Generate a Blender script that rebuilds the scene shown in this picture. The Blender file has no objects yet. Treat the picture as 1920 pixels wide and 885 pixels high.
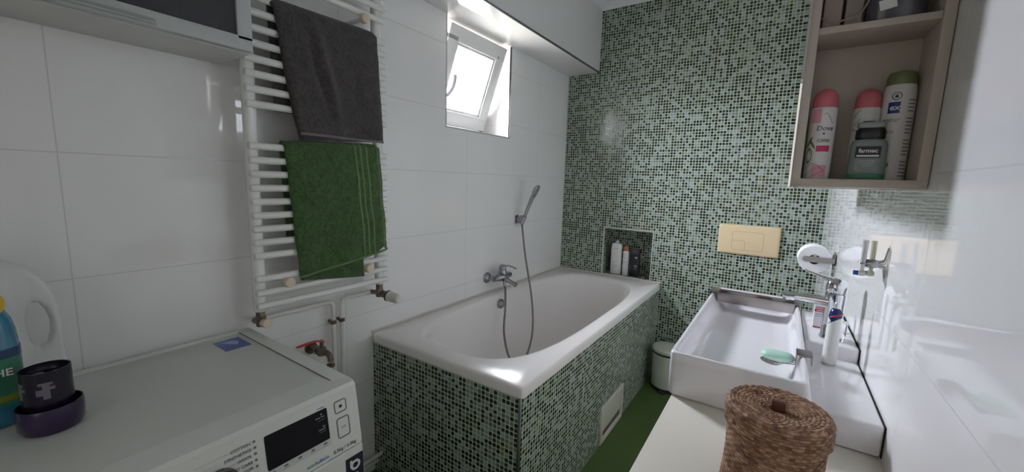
import bpy, bmesh, math, random
from mathutils import Vector, Matrix, noise
random.seed(7)
PI = math.pi
C = bpy.context.scene.collection
sc = bpy.context.scene

# ------------------------------------------------------------------ camera
CAM = Vector((1.4608, -2.8952, 1.3630))
yaw, pit, rol = math.radians(33.8992), math.radians(7.8451), math.radians(1.7943)
fw = Vector((-math.sin(yaw) * math.cos(pit), math.cos(yaw) * math.cos(pit), -math.sin(pit)))
rt = Vector((math.cos(yaw), math.sin(yaw), 0))
up = rt.cross(fw)
rt2 = math.cos(rol) * rt + math.sin(rol) * up
up2 = -math.sin(rol) * rt + math.cos(rol) * up
cd = bpy.data.cameras.new('camera')
cd.sensor_width = 36
cd.lens = 748.0934 * 36 / 1920
cd.clip_start = 0.01
cam = bpy.data.objects.new('camera', cd)
C.objects.link(cam)
M = Matrix((rt2, up2, -fw)).transposed().to_4x4()
M.translation = CAM
cam.matrix_world = M
sc.camera = cam

# ------------------------------------------------------------------ world, light, exposure
SKY_STRENGTH = 150.0
HALL_POWER = 1.5
EXPOSURE = 0.42
w = bpy.data.worlds.new('sky')
sc.world = w
w.use_nodes = True
nt = w.node_tree
bgn = nt.nodes['Background']
tc = nt.nodes.new('ShaderNodeTexCoord')
sx = nt.nodes.new('ShaderNodeSeparateXYZ')
nt.links.new(tc.outputs['Generated'], sx.inputs[0])
cr = nt.nodes.new('ShaderNodeValToRGB')
cr.color_ramp.elements[0].position = 0.46
cr.color_ramp.elements[0].color = (0.14, 0.13, 0.12, 1)
cr.color_ramp.elements[1].position = 1.0
cr.color_ramp.elements[1].color = (1.0, 1.0, 1.0, 1)
for p_, c_ in ((0.505, (0.36, 0.36, 0.39)), (0.62, (0.56, 0.56, 0.63)), (0.80, (0.88, 0.88, 0.98))):
    e_ = cr.color_ramp.elements.new(p_)
    e_.color = (*c_, 1)
mr = nt.nodes.new('ShaderNodeMapRange')
mr.inputs[1].default_value = -1
mr.inputs[2].default_value = 1
nt.links.new(sx.outputs[2], mr.inputs[0])
nt.links.new(mr.outputs[0], cr.inputs[0])
nt.links.new(cr.outputs[0], bgn.inputs[0])
bgn.inputs[1].default_value = SKY_STRENGTH
sc.view_settings.view_transform = 'Standard'
sc.view_settings.look = 'None'
sc.view_settings.gamma = 1
sc.view_settings.use_curve_mapping = False
sc.view_settings.exposure = EXPOSURE
cy = sc.cycles
cy.max_bounces = 14
cy.diffuse_bounces = 8
cy.glossy_bounces = 8
cy.transmission_bounces = 8
cy.transparent_max_bounces = 12
cy.caustics_reflective = True
cy.sample_clamp_indirect = 5
cy.use_adaptive_sampling = False
cy.denoising_prefilter = 'ACCURATE'
cy.use_denoising = True


def area(name, loc, rot, sx_, sy_, power, col=(1, 1, 1), portal=False):
    l = bpy.data.lights.new(name, 'AREA')
    l.shape = 'RECTANGLE'
    l.size, l.size_y = sx_, sy_
    l.energy = power
    l.color = col
    if portal:
        l.cycles.is_portal = True
    o = bpy.data.objects.new(name, l)
    o.location = loc
    o.rotation_euler = rot
    C.objects.link(o)
    return o


area('window_portal', (-0.27, -1.07, 1.90), (0, -PI / 2, 0), 0.6, 0.62, 1, portal=True)
# light of the hall coming in through the open doorway behind the photographer
area('hall_light', (1.15, -3.74, 1.30), (PI / 2, 0, 0), 0.72, 1.3, HALL_POWER, (1.0, 0.93, 0.86))

# ------------------------------------------------------------------ materials
MATS = {}


def pbr(name, col, rough=0.5, metal=0.0, coat=0.0, bump=0.0, bscale=200.0, trans=0.0, var=0.0, vscale=20.0, ior=1.5, alpha=1.0, spec=0.5):
    if name in MATS:
        return MATS[name]
    m = bpy.data.materials.new(name)
    m.use_nodes = True
    n = m.node_tree
    b = n.nodes['Principled BSDF']
    b.inputs['Base Color'].default_value = (*col, 1)
    b.inputs['Roughness'].default_value = rough
    b.inputs['Metallic'].default_value = metal
    b.inputs['Coat Weight'].default_value = coat
    b.inputs['Coat Roughness'].default_value = 0.05
    b.inputs['Transmission Weight'].default_value = trans
    b.inputs['IOR'].default_value = ior
    b.inputs['Alpha'].default_value = alpha
    b.inputs['Specular IOR Level'].default_value = spec
    t = n.nodes.new('ShaderNodeTexCoord')
    nz = n.nodes.new('ShaderNodeTexNoise')
    nz.inputs['Scale'].default_value = vscale
    nz.inputs['Detail'].default_value = 4
    n.links.new(t.outputs['Object'], nz.inputs['Vector'])
    mx = n.nodes.new('ShaderNodeMix')
    mx.data_type = 'RGBA'
    v = var
    mx.inputs[6].default_value = (*[c * (1 - v) for c in col], 1)
    mx.inputs[7].default_value = (*[min(1, c * (1 + v)) for c in col], 1)
    n.links.new(nz.outputs['Fac'], mx.inputs[0])
    n.links.new(mx.outputs[2], b.inputs['Base Color'])
    if bump > 0:
        n2 = n.nodes.new('ShaderNodeTexNoise')
        n2.inputs['Scale'].default_value = bscale
        n2.inputs['Detail'].default_value = 3
        n.links.new(t.outputs['Object'], n2.inputs['Vector'])
        bp = n.nodes.new('ShaderNodeBump')
        bp.inputs['Strength'].default_value = bump
        bp.inputs['Distance'].default_value = 0.002
        n.links.new(n2.outputs['Fac'], bp.inputs['Height'])
        n.links.new(bp.outputs[0], b.inputs['Normal'])
    MATS[name] = m
    return m


def N(n, typ, **kw):
    x = n.nodes.new(typ)
    for k, v in kw.items():
        setattr(x, k, v)
    return x


def math_n(n, op, a, b=None, c=None):
    x = n.nodes.new('ShaderNodeMath')
    x.operation = op
    for i, q in enumerate((a, b, c)):
        if q is None:
            continue
        if hasattr(q, 'is_linked') or hasattr(q, 'links'):
            n.links.new(q, x.inputs[i])
        else:
            x.inputs[i].default_value = q
    return x.outputs[0]


def white_tile(name, axis, y0=-2.70, dy=0.755, z0=1.3981, dz=0.3136, col=(0.84, 0.84, 0.83), rough=0.10, wave=0.00004, grout=(0.64, 0.63, 0.61)):
    m = bpy.data.materials.new(name)
    m.use_nodes = True
    n = m.node_tree
    b = n.nodes['Principled BSDF']
    g = N(n, 'ShaderNodeNewGeometry')
    s = N(n, 'ShaderNodeSeparateXYZ')
    n.links.new(g.outputs['Position'], s.inputs[0])
    u = s.outputs[axis]
    v = s.outputs[2]

    def dist(o, o0, d):
        q = math_n(n, 'SUBTRACT', o, o0)
        q = math_n(n, 'DIVIDE', q, d)
        q = math_n(n, 'ADD', q, 0.5)
        q = math_n(n, 'FRACT', q)
        q = math_n(n, 'SUBTRACT', q, 0.5)
        q = math_n(n, 'ABSOLUTE', q)
        return math_n(n, 'MULTIPLY', q, d)
    du = dist(u, y0, dy)
    dv = dist(v, z0, dz)
    dmin = math_n(n, 'MINIMUM', du, dv)
    line = N(n, 'ShaderNodeMapRange')
    line.inputs[1].default_value = 0.0006
    line.inputs[2].default_value = 0.0019
    n.links.new(dmin, line.inputs[0])
    nz = N(n, 'ShaderNodeTexNoise')
    nz.inputs['Scale'].default_value = 3.0
    n.links.new(g.outputs['Position'], nz.inputs['Vector'])
    mx = N(n, 'ShaderNodeMix', data_type='RGBA')
    mx.inputs[6].default_value = (*grout, 1)
    mx.inputs[7].default_value = (*col, 1)
    n.links.new(line.outputs[0], mx.inputs[0])
    n.links.new(mx.outputs[2], b.inputs['Base Color'])
    rr = N(n, 'ShaderNodeMapRange')
    rr.inputs[3].default_value = 0.3
    rr.inputs[4].default_value = rough
    n.links.new(line.outputs[0], rr.inputs[0])
    n.links.new(rr.outputs[0], b.inputs['Roughness'])
    # slight wave of the glaze
    nw = N(n, 'ShaderNodeTexNoise')
    nw.inputs['Scale'].default_value = 22.0
    nw.inputs['Detail'].default_value = 1.0
    n.links.new(g.outputs['Position'], nw.inputs['Vector'])
    h = math_n(n, 'MULTIPLY', nw.outputs['Fac'], wave)
    h2 = math_n(n, 'MULTIPLY', line.outputs[0], 0.00012)
    h3 = math_n(n, 'ADD', h, h2)
    bp = N(n, 'ShaderNodeBump')
    bp.inputs['Strength'].default_value = 1.0
    bp.inputs['Distance'].default_value = 1.0
    n.links.new(h3, bp.inputs['Height'])
    n.links.new(bp.outputs[0], b.inputs['Normal'])
    b.inputs['Specular IOR Level'].default_value = 0.55
    return m


def mosaic(name, au, av, u0=0.0, v0=0.0, pitch=0.0183, tint=(1, 1, 1)):
    m = bpy.data.materials.new(name)
    m.use_nodes = True
    n = m.node_tree
    b = n.nodes['Principled BSDF']
    g = N(n, 'ShaderNodeNewGeometry')
    s = N(n, 'ShaderNodeSeparateXYZ')
    n.links.new(g.outputs['Position'], s.inputs[0])

    def cell(o, o0):
        q = math_n(n, 'DIVIDE', math_n(n, 'SUBTRACT', o, o0), pitch)
        fl = math_n(n, 'FLOOR', q)
        fr = math_n(n, 'ABSOLUTE', math_n(n, 'SUBTRACT', math_n(n, 'FRACT', q), 0.5))
        # a wider joint at every sheet edge
        md = math_n(n, 'FRACT', math_n(n, 'DIVIDE', math_n(n, 'ADD', q, 0.5), 15.0))
        edge = math_n(n, 'LESS_THAN', md, 1 / 15.0)
        return fl, fr, edge
    fu, du, eu = cell(s.outputs[au], u0)
    fv, dv, ev = cell(s.outputs[av], v0)
    cmb = N(n, 'ShaderNodeCombineXYZ')
    n.links.new(fu, cmb.inputs[0])
    n.links.new(fv, cmb.inputs[1])
    wn = N(n, 'ShaderNodeTexWhiteNoise', noise_dimensions='2D')
    n.links.new(cmb.outputs[0], wn.inputs['Vector'])
    ramp = N(n, 'ShaderNodeValToRGB')
    ramp.color_ramp.interpolation = 'CONSTANT'
    cols = [(0.0, (0.012, 0.022, 0.014)), (0.24, (0.022, 0.038, 0.020)), (0.42, (0.040, 0.042, 0.022)), (0.52, (0.11, 0.15, 0.12)),
            (0.62, (0.18, 0.235, 0.20)), (0.74, (0.26, 0.32, 0.29)), (0.87, (0.30, 0.37, 0.40)), (0.96, (0.17, 0.20, 0.08))]
    while len(ramp.color_ramp.elements) < len(cols):
        ramp.color_ramp.elements.new(0.5)
    for e, (p, c) in zip(ramp.color_ramp.elements, cols):
        e.position = p
        e.color = (*[c[i] * tint[i] for i in range(3)], 1)
    n.links.new(wn.outputs['Value'], ramp.inputs[0])
    d = math_n(n, 'POWER', math_n(n, 'ADD', math_n(n, 'POWER', du, 5.0), math_n(n, 'POWER', dv, 5.0)), 0.2)
    mk_ = N(n, 'ShaderNodeMapRange')
    mk_.inputs[1].default_value = 0.375
    mk_.inputs[2].default_value = 0.415
    n.links.new(d, mk_.inputs[0])
    mx = N(n, 'ShaderNodeMix', data_type='RGBA')
    mx.inputs[7].default_value = (0.47, 0.53, 0.43, 1)
    n.links.new(mk_.outputs[0], mx.inputs[0])
    n.links.new(ramp.outputs[0], mx.inputs[6])
    n.links.new(mx.outputs[2], b.inputs['Base Color'])
    rr = N(n, 'ShaderNodeMapRange')
    rr.inputs[3].default_value = 0.13
    rr.inputs[4].default_value = 0.8
    n.links.new(mk_.outputs[0], rr.inputs[0])
    n.links.new(rr.outputs[0], b.inputs['Roughness'])
    # pillowed tile + random tilt
    h = math_n(n, 'MULTIPLY', math_n(n, 'SUBTRACT', 1.0, mk_.outputs[0]), 0.0007)
    nw = N(n, 'ShaderNodeTexNoise')
    nw.inputs['Scale'].default_value = 60.0
    n.links.new(g.outputs['Position'], nw.inputs['Vector'])
    h = math_n(n, 'ADD', h, math_n(n, 'MULTIPLY', nw.outputs['Fac'], 0.0003))
    bp = N(n, 'ShaderNodeBump')
    bp.inputs['Distance'].default_value = 1.0
    bp.inputs['Strength'].default_value = 0.8
    n.links.new(h, bp.inputs['Height'])
    n.links.new(bp.outputs[0], b.inputs['Normal'])
    return m


def terry(name, col, stripes=None, scol=None):
    m = pbr(name, col, 0.95, bump=0.0, spec=0.05)
    n = m.node_tree
    b = n.nodes['Principled BSDF']
    b.inputs['Sheen Weight'].default_value = 0.25
    b.inputs['Sheen Roughness'].default_value = 0.6
    t = N(n, 'ShaderNodeTexCoord')
    n1 = N(n, 'ShaderNodeTexNoise')
    n1.inputs['Scale'].default_value = 110
    n1.inputs['Detail'].default_value = 6
    n1.inputs['Roughness'].default_value = 0.75
    n.links.new(t.outputs['Object'], n1.inputs['Vector'])
    rp = N(n, 'ShaderNodeMapRange')
    rp.inputs[1].default_value = 0.3
    rp.inputs[2].default_value = 0.75
    rp.inputs[3].default_value = 0.45
    rp.inputs[4].default_value = 1.7
    n.links.new(n1.outputs['Fac'], rp.inputs[0])
    n3 = N(n, 'ShaderNodeTexNoise')
    n3.inputs['Scale'].default_value = 22
    n3.inputs['Detail'].default_value = 3
    n.links.new(t.outputs['Object'], n3.inputs['Vector'])
    rp2 = N(n, 'ShaderNodeMapRange')
    rp2.inputs[1].default_value = 0.3
    rp2.inputs[2].default_value = 0.7
    rp2.inputs[3].default_value = 0.8
    rp2.inputs[4].default_value = 1.25
    n.links.new(n3.outputs['Fac'], rp2.inputs[0])
    f = math_n(n, 'MULTIPLY', rp.outputs[0], rp2.outputs[0])
    vm = N(n, 'ShaderNodeVectorMath', operation='SCALE')
    vm.inputs[0].default_value = col
    n.links.new(f, vm.inputs['Scale'])
    last = vm.outputs[0]
    hgt = n1.outputs['Fac']
    if stripes:
        uv = N(n, 'ShaderNodeUVMap')
        s = N(n, 'ShaderNodeSeparateXYZ')
        n.links.new(uv.outputs[0], s.inputs[0])
        acc = None
        for (u, wd) in stripes:
            q = math_n(n, 'LESS_THAN', math_n(n, 'ABSOLUTE', math_n(n, 'SUBTRACT', s.outputs[0], u)), wd)
            acc = q if acc is None else math_n(n, 'MAXIMUM', acc, q)
        mx = N(n, 'ShaderNodeMix', data_type='RGBA')
        n.links.new(acc, mx.inputs[0])
        n.links.new(last, mx.inputs[6])
        mx.inputs[7].default_value = (*scol, 1)
        last = mx.outputs[2]
        hgt = math_n(n, 'MULTIPLY', hgt, math_n(n, 'SUBTRACT', 1.0, acc))
    n.links.new(last, b.inputs['Base Color'])
    bp = N(n, 'ShaderNodeBump')
    bp.inputs['Strength'].default_value = 1.0
    bp.inputs['Distance'].default_value = 0.006
    n.links.new(hgt, bp.inputs['Height'])
    n.links.new(bp.outputs[0], b.inputs['Normal'])
    return m


def wicker(name, top=False, rowh=0.0050, stakes=58):
    """twined strands: rows along z (or along the radius on a lid) crossing radial stakes"""
    m = pbr(name, (0.2, 0.1, 0.06), 0.7, spec=0.25)
    n = m.node_tree
    b = n.nodes['Principled BSDF']
    t = N(n, 'ShaderNodeTexCoord')
    s = N(n, 'ShaderNodeSeparateXYZ')
    n.links.new(t.outputs['Object'], s.inputs[0])
    x, y, z = s.outputs
    ang = math_n(n, 'ARCTAN2', y, x)
    rad_ = math_n(n, 'SQRT', math_n(n, 'ADD', math_n(n, 'MULTIPLY', x, x), math_n(n, 'MULTIPLY', y, y)))
    v = rad_ if top else math_n(n, 'SUBTRACT', z, 0.0012)
    q = math_n(n, 'DIVIDE', v, rowh)
    row = math_n(n, 'FLOOR', q)
    gap = math_n(n, 'POWER', math_n(n, 'ABSOLUTE', math_n(n, 'SINE', math_n(n, 'MULTIPLY', q, PI))), 0.55)
    ph = math_n(n, 'ADD', math_n(n, 'MULTIPLY', ang, stakes / 2), math_n(n, 'MULTIPLY', row, PI))
    if top:
        ph = math_n(n, 'ADD', ph, math_n(n, 'MULTIPLY', q, 2.2))
    st = math_n(n, 'MULTIPLY_ADD', math_n(n, 'COSINE', ph), 0.5, 0.5)
    # strands differ in tone
    cmb = N(n, 'ShaderNodeCombineXYZ')
    n.links.new(row, cmb.inputs[0])
    n.links.new(math_n(n, 'FLOOR', math_n(n, 'MULTIPLY', ang, stakes / (2 * PI))), cmb.inputs[1])
    wn = N(n, 'ShaderNodeTexWhiteNoise', noise_dimensions='2D')
    n.links.new(cmb.outputs[0], wn.inputs['Vector'])
    nz = N(n, 'ShaderNodeTexNoise')
    nz.inputs['Scale'].default_value = 45
    nz.inputs['Detail'].default_value = 4
    n.links.new(t.outputs['Object'], nz.inputs['Vector'])
    tone = math_n(n, 'ADD', math_n(n, 'MULTIPLY', wn.outputs['Value'], 0.40), math_n(n, 'MULTIPLY', nz.outputs['Fac'], 0.60))
    r = N(n, 'ShaderNodeValToRGB')
    r.color_ramp.elements[0].position = 0.25
    r.color_ramp.elements[0].color = (0.16, 0.080, 0.045, 1)
    r.color_ramp.elements[1].position = 0.80
    r.color_ramp.elements[1].color = (0.58, 0.37, 0.24, 1)
    e = r.color_ramp.elements.new(0.5)
    e.color = (0.34, 0.195, 0.118, 1)
    n.links.new(tone, r.inputs[0])
    f = math_n(n, 'MULTIPLY', math_n(n, 'MULTIPLY_ADD', gap, 0.50, 0.50), math_n(n, 'MULTIPLY_ADD', st, 0.22, 0.78))
    vm = N(n, 'ShaderNodeVectorMath', operation='SCALE')
    n.links.new(r.outputs[0], vm.inputs[0])
    n.links.new(f, vm.inputs['Scale'])
    n.links.new(vm.outputs[0], b.inputs['Base Color'])
    hgt = math_n(n, 'ADD', math_n(n, 'MULTIPLY', gap, 0.6), math_n(n, 'MULTIPLY', st, 0.5))
    bp = N(n, 'ShaderNodeBump')
    bp.inputs['Strength'].default_value = 0.7
    bp.inputs['Distance'].default_value = 0.0016
    n.links.new(hgt, bp.inputs['Height'])
    n.links.new(bp.outputs[0], b.inputs['Normal'])
    return m


def glass(name, tint=(1, 1, 1), rough=0.0, gloss=0.08, solid=0.0, scol=(0.3, 0.3, 0.3)):
    """thin pane: see-through with a mirror reflection and, if wanted, a share of frosted body"""
    m = bpy.data.materials.new(name)
    m.use_nodes = True
    n = m.node_tree
    out = n.nodes['Material Output']
    n.nodes.remove(n.nodes['Principled BSDF'])
    tr = N(n, 'ShaderNodeBsdfTransparent')
    tr.inputs[0].default_value = (*tint, 1)
    gl = N(n, 'ShaderNodeBsdfGlossy')
    gl.inputs['Roughness'].default_value = rough
    fr = N(n, 'ShaderNodeFresnel')
    fr.inputs[0].default_value = 1.45
    mx = N(n, 'ShaderNodeMixShader')
    ge = N(n, 'ShaderNodeNewGeometry')
    inv = math_n(n, 'SUBTRACT', 1.0, ge.outputs['Backfacing'])
    n.links.new(math_n(n, 'MULTIPLY', fr.outputs[0], inv), mx.inputs[0])
    n.links.new(tr.outputs[0], mx.inputs[1])
    n.links.new(gl.outputs[0], mx.inputs[2])
    last = mx.outputs[0]
    if solid > 0:
        d = N(n, 'ShaderNodeBsdfDiffuse')
        d.inputs[0].default_value = (*scol, 1)
        m2 = N(n, 'ShaderNodeMixShader')
        m2.inputs[0].default_value = solid
        n.links.new(last, m2.inputs[1])
        n.links.new(d.outputs[0], m2.inputs[2])
        last = m2.outputs[0]
    n.links.new(last, out.inputs[0])
    return m


TILE = white_tile('white_wall_tile', 1, rough=0.035, wave=0.00002)
TILE_R = white_tile('white_wall_tile_right', 1, rough=0.025, wave=0.00001, grout=(0.72, 0.72, 0.71))
TILE_X = white_tile('white_wall_tile_front', 0, y0=0.1)
MOS_B = mosaic('green_mosaic_back', 0, 2, u0=0.006, v0=0.0)
MOS_BS = mosaic('green_mosaic_niche_side', 1, 2)
MOS_BF = mosaic('green_mosaic_niche_floor', 0, 1)
MOS_F = mosaic('green_mosaic_tub_front', 0, 2, u0=0.0, v0=0.003)
MOS_S = mosaic('green_mosaic_tub_side', 1, 2, u0=0.0, v0=0.003)
PANEL = pbr('white_glossy_panel', (0.72, 0.72, 0.71), 0.08, spec=0.6)
PANEL_F = pbr('white_boxing_tile', (0.74, 0.74, 0.73), 0.16)
CEIL = pbr('white_ceiling_paint', (0.78, 0.79, 0.80), 0.9)
FLOORM = pbr('green_floor', (0.075, 0.13, 0.032), 0.55, var=0.12, vscale=8, bump=0.2, bscale=150)
ACRYL = pbr('white_acrylic', (0.86, 0.83, 0.82), 0.24, coat=0.0)
CERAM = pbr('white_ceramic', (0.82, 0.81, 0.83), 0.10, coat=0.5)
RAD = pbr('white_radiator_enamel', (0.80, 0.81, 0.78), 0.22, coat=0.3)
PIPE = pbr('painted_pipe', (0.70, 0.70, 0.66), 0.4, var=0.06)
CREAM = pbr('cream_laminate', (0.70, 0.67, 0.58), 0.35)
CABW = pbr('off_white_cabinet', (0.50, 0.44, 0.375), 0.45)
BEIGE = pbr('beige_plastic', (0.78, 0.62, 0.38), 0.32)
BEIGE_L = pbr('beige_gap', (0.25, 0.17, 0.09), 0.6)
CHROME = pbr('chrome', (0.72, 0.73, 0.76), 0.06, metal=1)
SATIN = pbr('satin_chrome', (0.38, 0.38, 0.41), 0.24, metal=1)
STEEL = pbr('brushed_steel', (0.36, 0.33, 0.32), 0.30, metal=1)
ALU = pbr('aluminium_frame', (0.62, 0.64, 0.63), 0.35, metal=0.35)
BRONZE = pbr('old_brass', (0.22, 0.175, 0.135), 0.35, metal=0.85, var=0.3, vscale=60)
PVC = pbr('white_pvc', (0.80, 0.80, 0.79), 0.28)
WM = pbr('machine_white', (0.74, 0.76, 0.72), 0.28)
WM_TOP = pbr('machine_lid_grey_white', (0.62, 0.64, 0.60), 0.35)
BLACKG = pbr('black_gloss', (0.006, 0.006, 0.012), 0.25, spec=0.2)
DARKP = pbr('dark_plastic', (0.03, 0.03, 0.035), 0.35)
RUB = pbr('dark_rubber', (0.02, 0.02, 0.02), 0.7)
GREY_TX = pbr('grey_print', (0.12, 0.12, 0.13), 0.5)
LGREY_TX = pbr('light_grey_print', (0.45, 0.45, 0.47), 0.5)
WHITE_TX = pbr('white_print', (0.75, 0.75, 0.76), 0.5)
GREEN_TX = pbr('green_print', (0.12, 0.45, 0.30), 0.5)
BLUE_TX = pbr('blue_print', (0.06, 0.25, 0.62), 0.5)
RED_P = pbr('red_plastic', (0.50, 0.03, 0.03), 0.35)
KNOBC = pbr('cream_cap', (0.72, 0.60, 0.45), 0.4)
WPLAST = pbr('white_plastic', (0.76, 0.77, 0.75), 0.3)
TERRY_G = terry('grey_terry', (0.062, 0.054, 0.054))
TERRY_N = terry('green_terry', (0.045, 0.105, 0.026), [(0.70, 0.009), (0.76, 0.009), (0.83, 0.009), (0.965, 0.007)], (0.13, 0.22, 0.085))
HEM_G = pbr('grey_hem', (0.17, 0.15, 0.15), 0.8)
WICK = wicker('wicker_side')
WICK_T = wicker('wicker_lid_top', top=True, rowh=0.0058, stakes=64)
MIRROR = pbr('mirror_glass', (0.92, 0.94, 0.93), 0.0, metal=1)
GLASS = glass('window_glass', (0.97, 0.99, 1.0))
SMOKE = glass('grey_frosted_glass', (0.45, 0.47, 0.52), 0.12, solid=0.35, scol=(0.17, 0.175, 0.19))

# ------------------------------------------------------------------ mesh helpers


def B():
    return bmesh.new()


def join(dst, src):
    me = bpy.data.meshes.new('tmp')
    src.to_mesh(me)
    dst.from_mesh(me)
    bpy.data.meshes.remove(me)
    src.free()


def box(bm, x0, x1, y0, y1, z0, z1, bev=0.0, seg=2, rot=None, mi=0):
    b = bmesh.new()
    bmesh.ops.create_cube(b, size=1)
    c = Vector(((x0 + x1) / 2, (y0 + y1) / 2, (z0 + z1) / 2))
    for v in b.verts:
        v.co = Vector((v.co.x * (x1 - x0), v.co.y * (y1 - y0), v.co.z * (z1 - z0)))
    if bev > 0:
        bmesh.ops.bevel(b, geom=b.edges[:], offset=bev, segments=seg, affect='EDGES', profile=0.5)
    for v in b.verts:
        if rot is not None:
            v.co = rot @ v.co
        v.co += c
    for f in b.faces:
        f.material_index = mi
    join(bm, b)
    return bm


def frame_of(d):
    d = Vector(d).normalized()
    a = Vector((0, 0, 1)) if abs(d.z) < 0.9 else Vector((1, 0, 0))
    x = d.cross(a).normalized()
    return x, d.cross(x).normalized(), d


def loft(bm, rings, cap0=True, cap1=True, closed=True, mi=0):
    vs = [[bm.verts.new(p) for p in r] for r in rings]
    n = len(vs[0])
    for a, b in zip(vs[:-1], vs[1:]):
        for i in range(n if closed else n - 1):
            j = (i + 1) % n
            f = bm.faces.new((a[i], a[j], b[j], b[i]))
            f.material_index = mi
    if cap0:
        bm.faces.new(vs[0][::-1]).material_index = mi
    if cap1:
        bm.faces.new(vs[-1]).material_index = mi
    return bm


def cyl(bm, p0, p1, r0, r1=None, seg=24, bev=0.0, cap=True):
    r1 = r0 if r1 is None else r1
    p0, p1 = Vector(p0), Vector(p1)
    x, y, d = frame_of(p1 - p0)
    L = (p1 - p0).length

    def ring(p, r):
        return [p + (x * math.cos(2 * PI * i / seg) + y * math.sin(2 * PI * i / seg)) * r for i in range(seg)]
    if bev > 0:
        rs = [ring(p0, max(1e-5, r0 - bev)), ring(p0 + d * bev * 0.3, r0 - bev * 0.3), ring(p0 + d * bev, r0),
              ring(p1 - d * bev, r1), ring(p1 - d * bev * 0.3, r1 - bev * 0.3), ring(p1, max(1e-5, r1 - bev))]
    else:
        rs = [ring(p0, r0), ring(p1, r1)]
    loft(bm, rs, cap, cap)
    return bm


def spline(pts, k=8):
    pts = [Vector(p) for p in pts]
    P = [pts[0] * 2 - pts[1]] + pts + [pts[-1] * 2 - pts[-2]]
    out = []
    for i in range(1, len(P) - 2):
        for s in range(k):
            t = s / k
            a, b, c, d = P[i - 1], P[i], P[i + 1], P[i + 2]
            out.append(0.5 * ((2 * b) + (c - a) * t + (2 * a - 5 * b + 4 * c - d) * t * t + (-a + 3 * b - 3 * c + d) * t ** 3))
    out.append(pts[-1])
    return out


def tube(bm, pts, r, seg=12, smooth=0, rfun=None):
    pts = spline(pts, smooth) if smooth else [Vector(p) for p in pts]
    x, y, d = frame_of(pts[1] - pts[0])
    rings = []
    for i, p in enumerate(pts):
        if i == 0:
            t = pts[1] - pts[0]
        elif i == len(pts) - 1:
            t = pts[-1] - pts[-2]
        else:
            t = (pts[i + 1] - pts[i]).normalized() + (pts[i] - pts[i - 1]).normalized()
        t.normalize()
        x = (x - t * x.dot(t)).normalized()
        y = t.cross(x)
        rr = rfun(i / (len(pts) - 1)) if rfun else r
        rings.append([p + (x * math.cos(2 * PI * k / seg) + y * math.sin(2 * PI * k / seg)) * rr for k in range(seg)])
    loft(bm, rings)
    return bm


def lathe(bm, prof, c=(0, 0, 0), seg=40, sx_=1, sy_=1, axis=None, fun=None):
    """prof: list of (r, z); axis: Matrix 3x3 to rotate; open ends are capped"""
    c = Vector(c)
    rings = []
    for r, z in prof:
        ring = []
        for i in range(seg):
            a = 2 * PI * i / seg
            rr = r + (fun(a, z, r) if fun else 0)
            p = Vector((rr * math.cos(a) * sx_, rr * math.sin(a) * sy_, z))
            if axis is not None:
                p = axis @ p
            ring.append(c + p)
        rings.append(ring)
    loft(bm, rings)
    return bm


def rrect(x0, x1, y0, y1, r, z, seg=6):
    pts = []
    for cx, cy_, a0 in ((x1 - r, y1 - r, 0), (x0 + r, y1 - r, PI / 2), (x0 + r, y0 + r, PI), (x1 - r, y0 + r, 1.5 * PI)):
        for k in range(seg + 1):
            a = a0 + PI / 2 * k / seg
            pts.append(Vector((cx + r * math.cos(a), cy_ + r * math.sin(a), z)))
    return pts


def thing(name, label, cat, loc=(0, 0, 0), group=None, kind=None):
    o = bpy.data.objects.new(name, None)
    o.empty_display_size = 0.05
    C.objects.link(o)
    o.location = loc
    if label:
        o['label'] = label
    if cat:
        o['category'] = cat
    if group:
        o['group'] = group
    if kind:
        o['kind'] = kind
    o['_org'] = list(loc)
    return o


def org(o):
    return Vector(o['_org'])


def mk(name, bm, mat, parent=None, loc=None, sharp=35, flat=False, label=None, mats=None):
    """parent given: world coordinates are shifted into the thing's frame"""
    bmesh.ops.recalc_face_normals(bm, faces=bm.faces[:])
    off = org(parent) if parent is not None else Vector(loc or (0, 0, 0))
    for v in bm.verts:
        v.co -= off
    me = bpy.data.meshes.new(name)
    bm.to_mesh(me)
    bm.free()
    for m_ in (mats or [mat]):
        me.materials.append(m_)
    if not flat:
        for p in me.polygons:
            p.use_smooth = True
        me.set_sharp_from_angle(angle=math.radians(sharp))
    o = bpy.data.objects.new(name, me)
    C.objects.link(o)
    o['_org'] = list(off)
    if parent is not None:
        o.parent = parent
    else:
        o.location = off
    if label:
        o['label'] = label
    return o


def tag(o, label, cat, group=None):
    o['label'] = label
    o['category'] = cat
    if group:
        o['group'] = group
    return o


def struct(name, bm, mat, mats=None, loc=None, flat=True, sharp=35):
    o = mk(name, bm, mat, mats=mats, loc=loc, flat=flat, sharp=sharp)
    o['kind'] = 'structure'
    return o


def quad(bm, a, b, c, d, mi=0):
    f = bm.faces.new([bm.verts.new(p) for p in (a, b, c, d)])
    f.material_index = mi
    return f


_txt = 0


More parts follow.
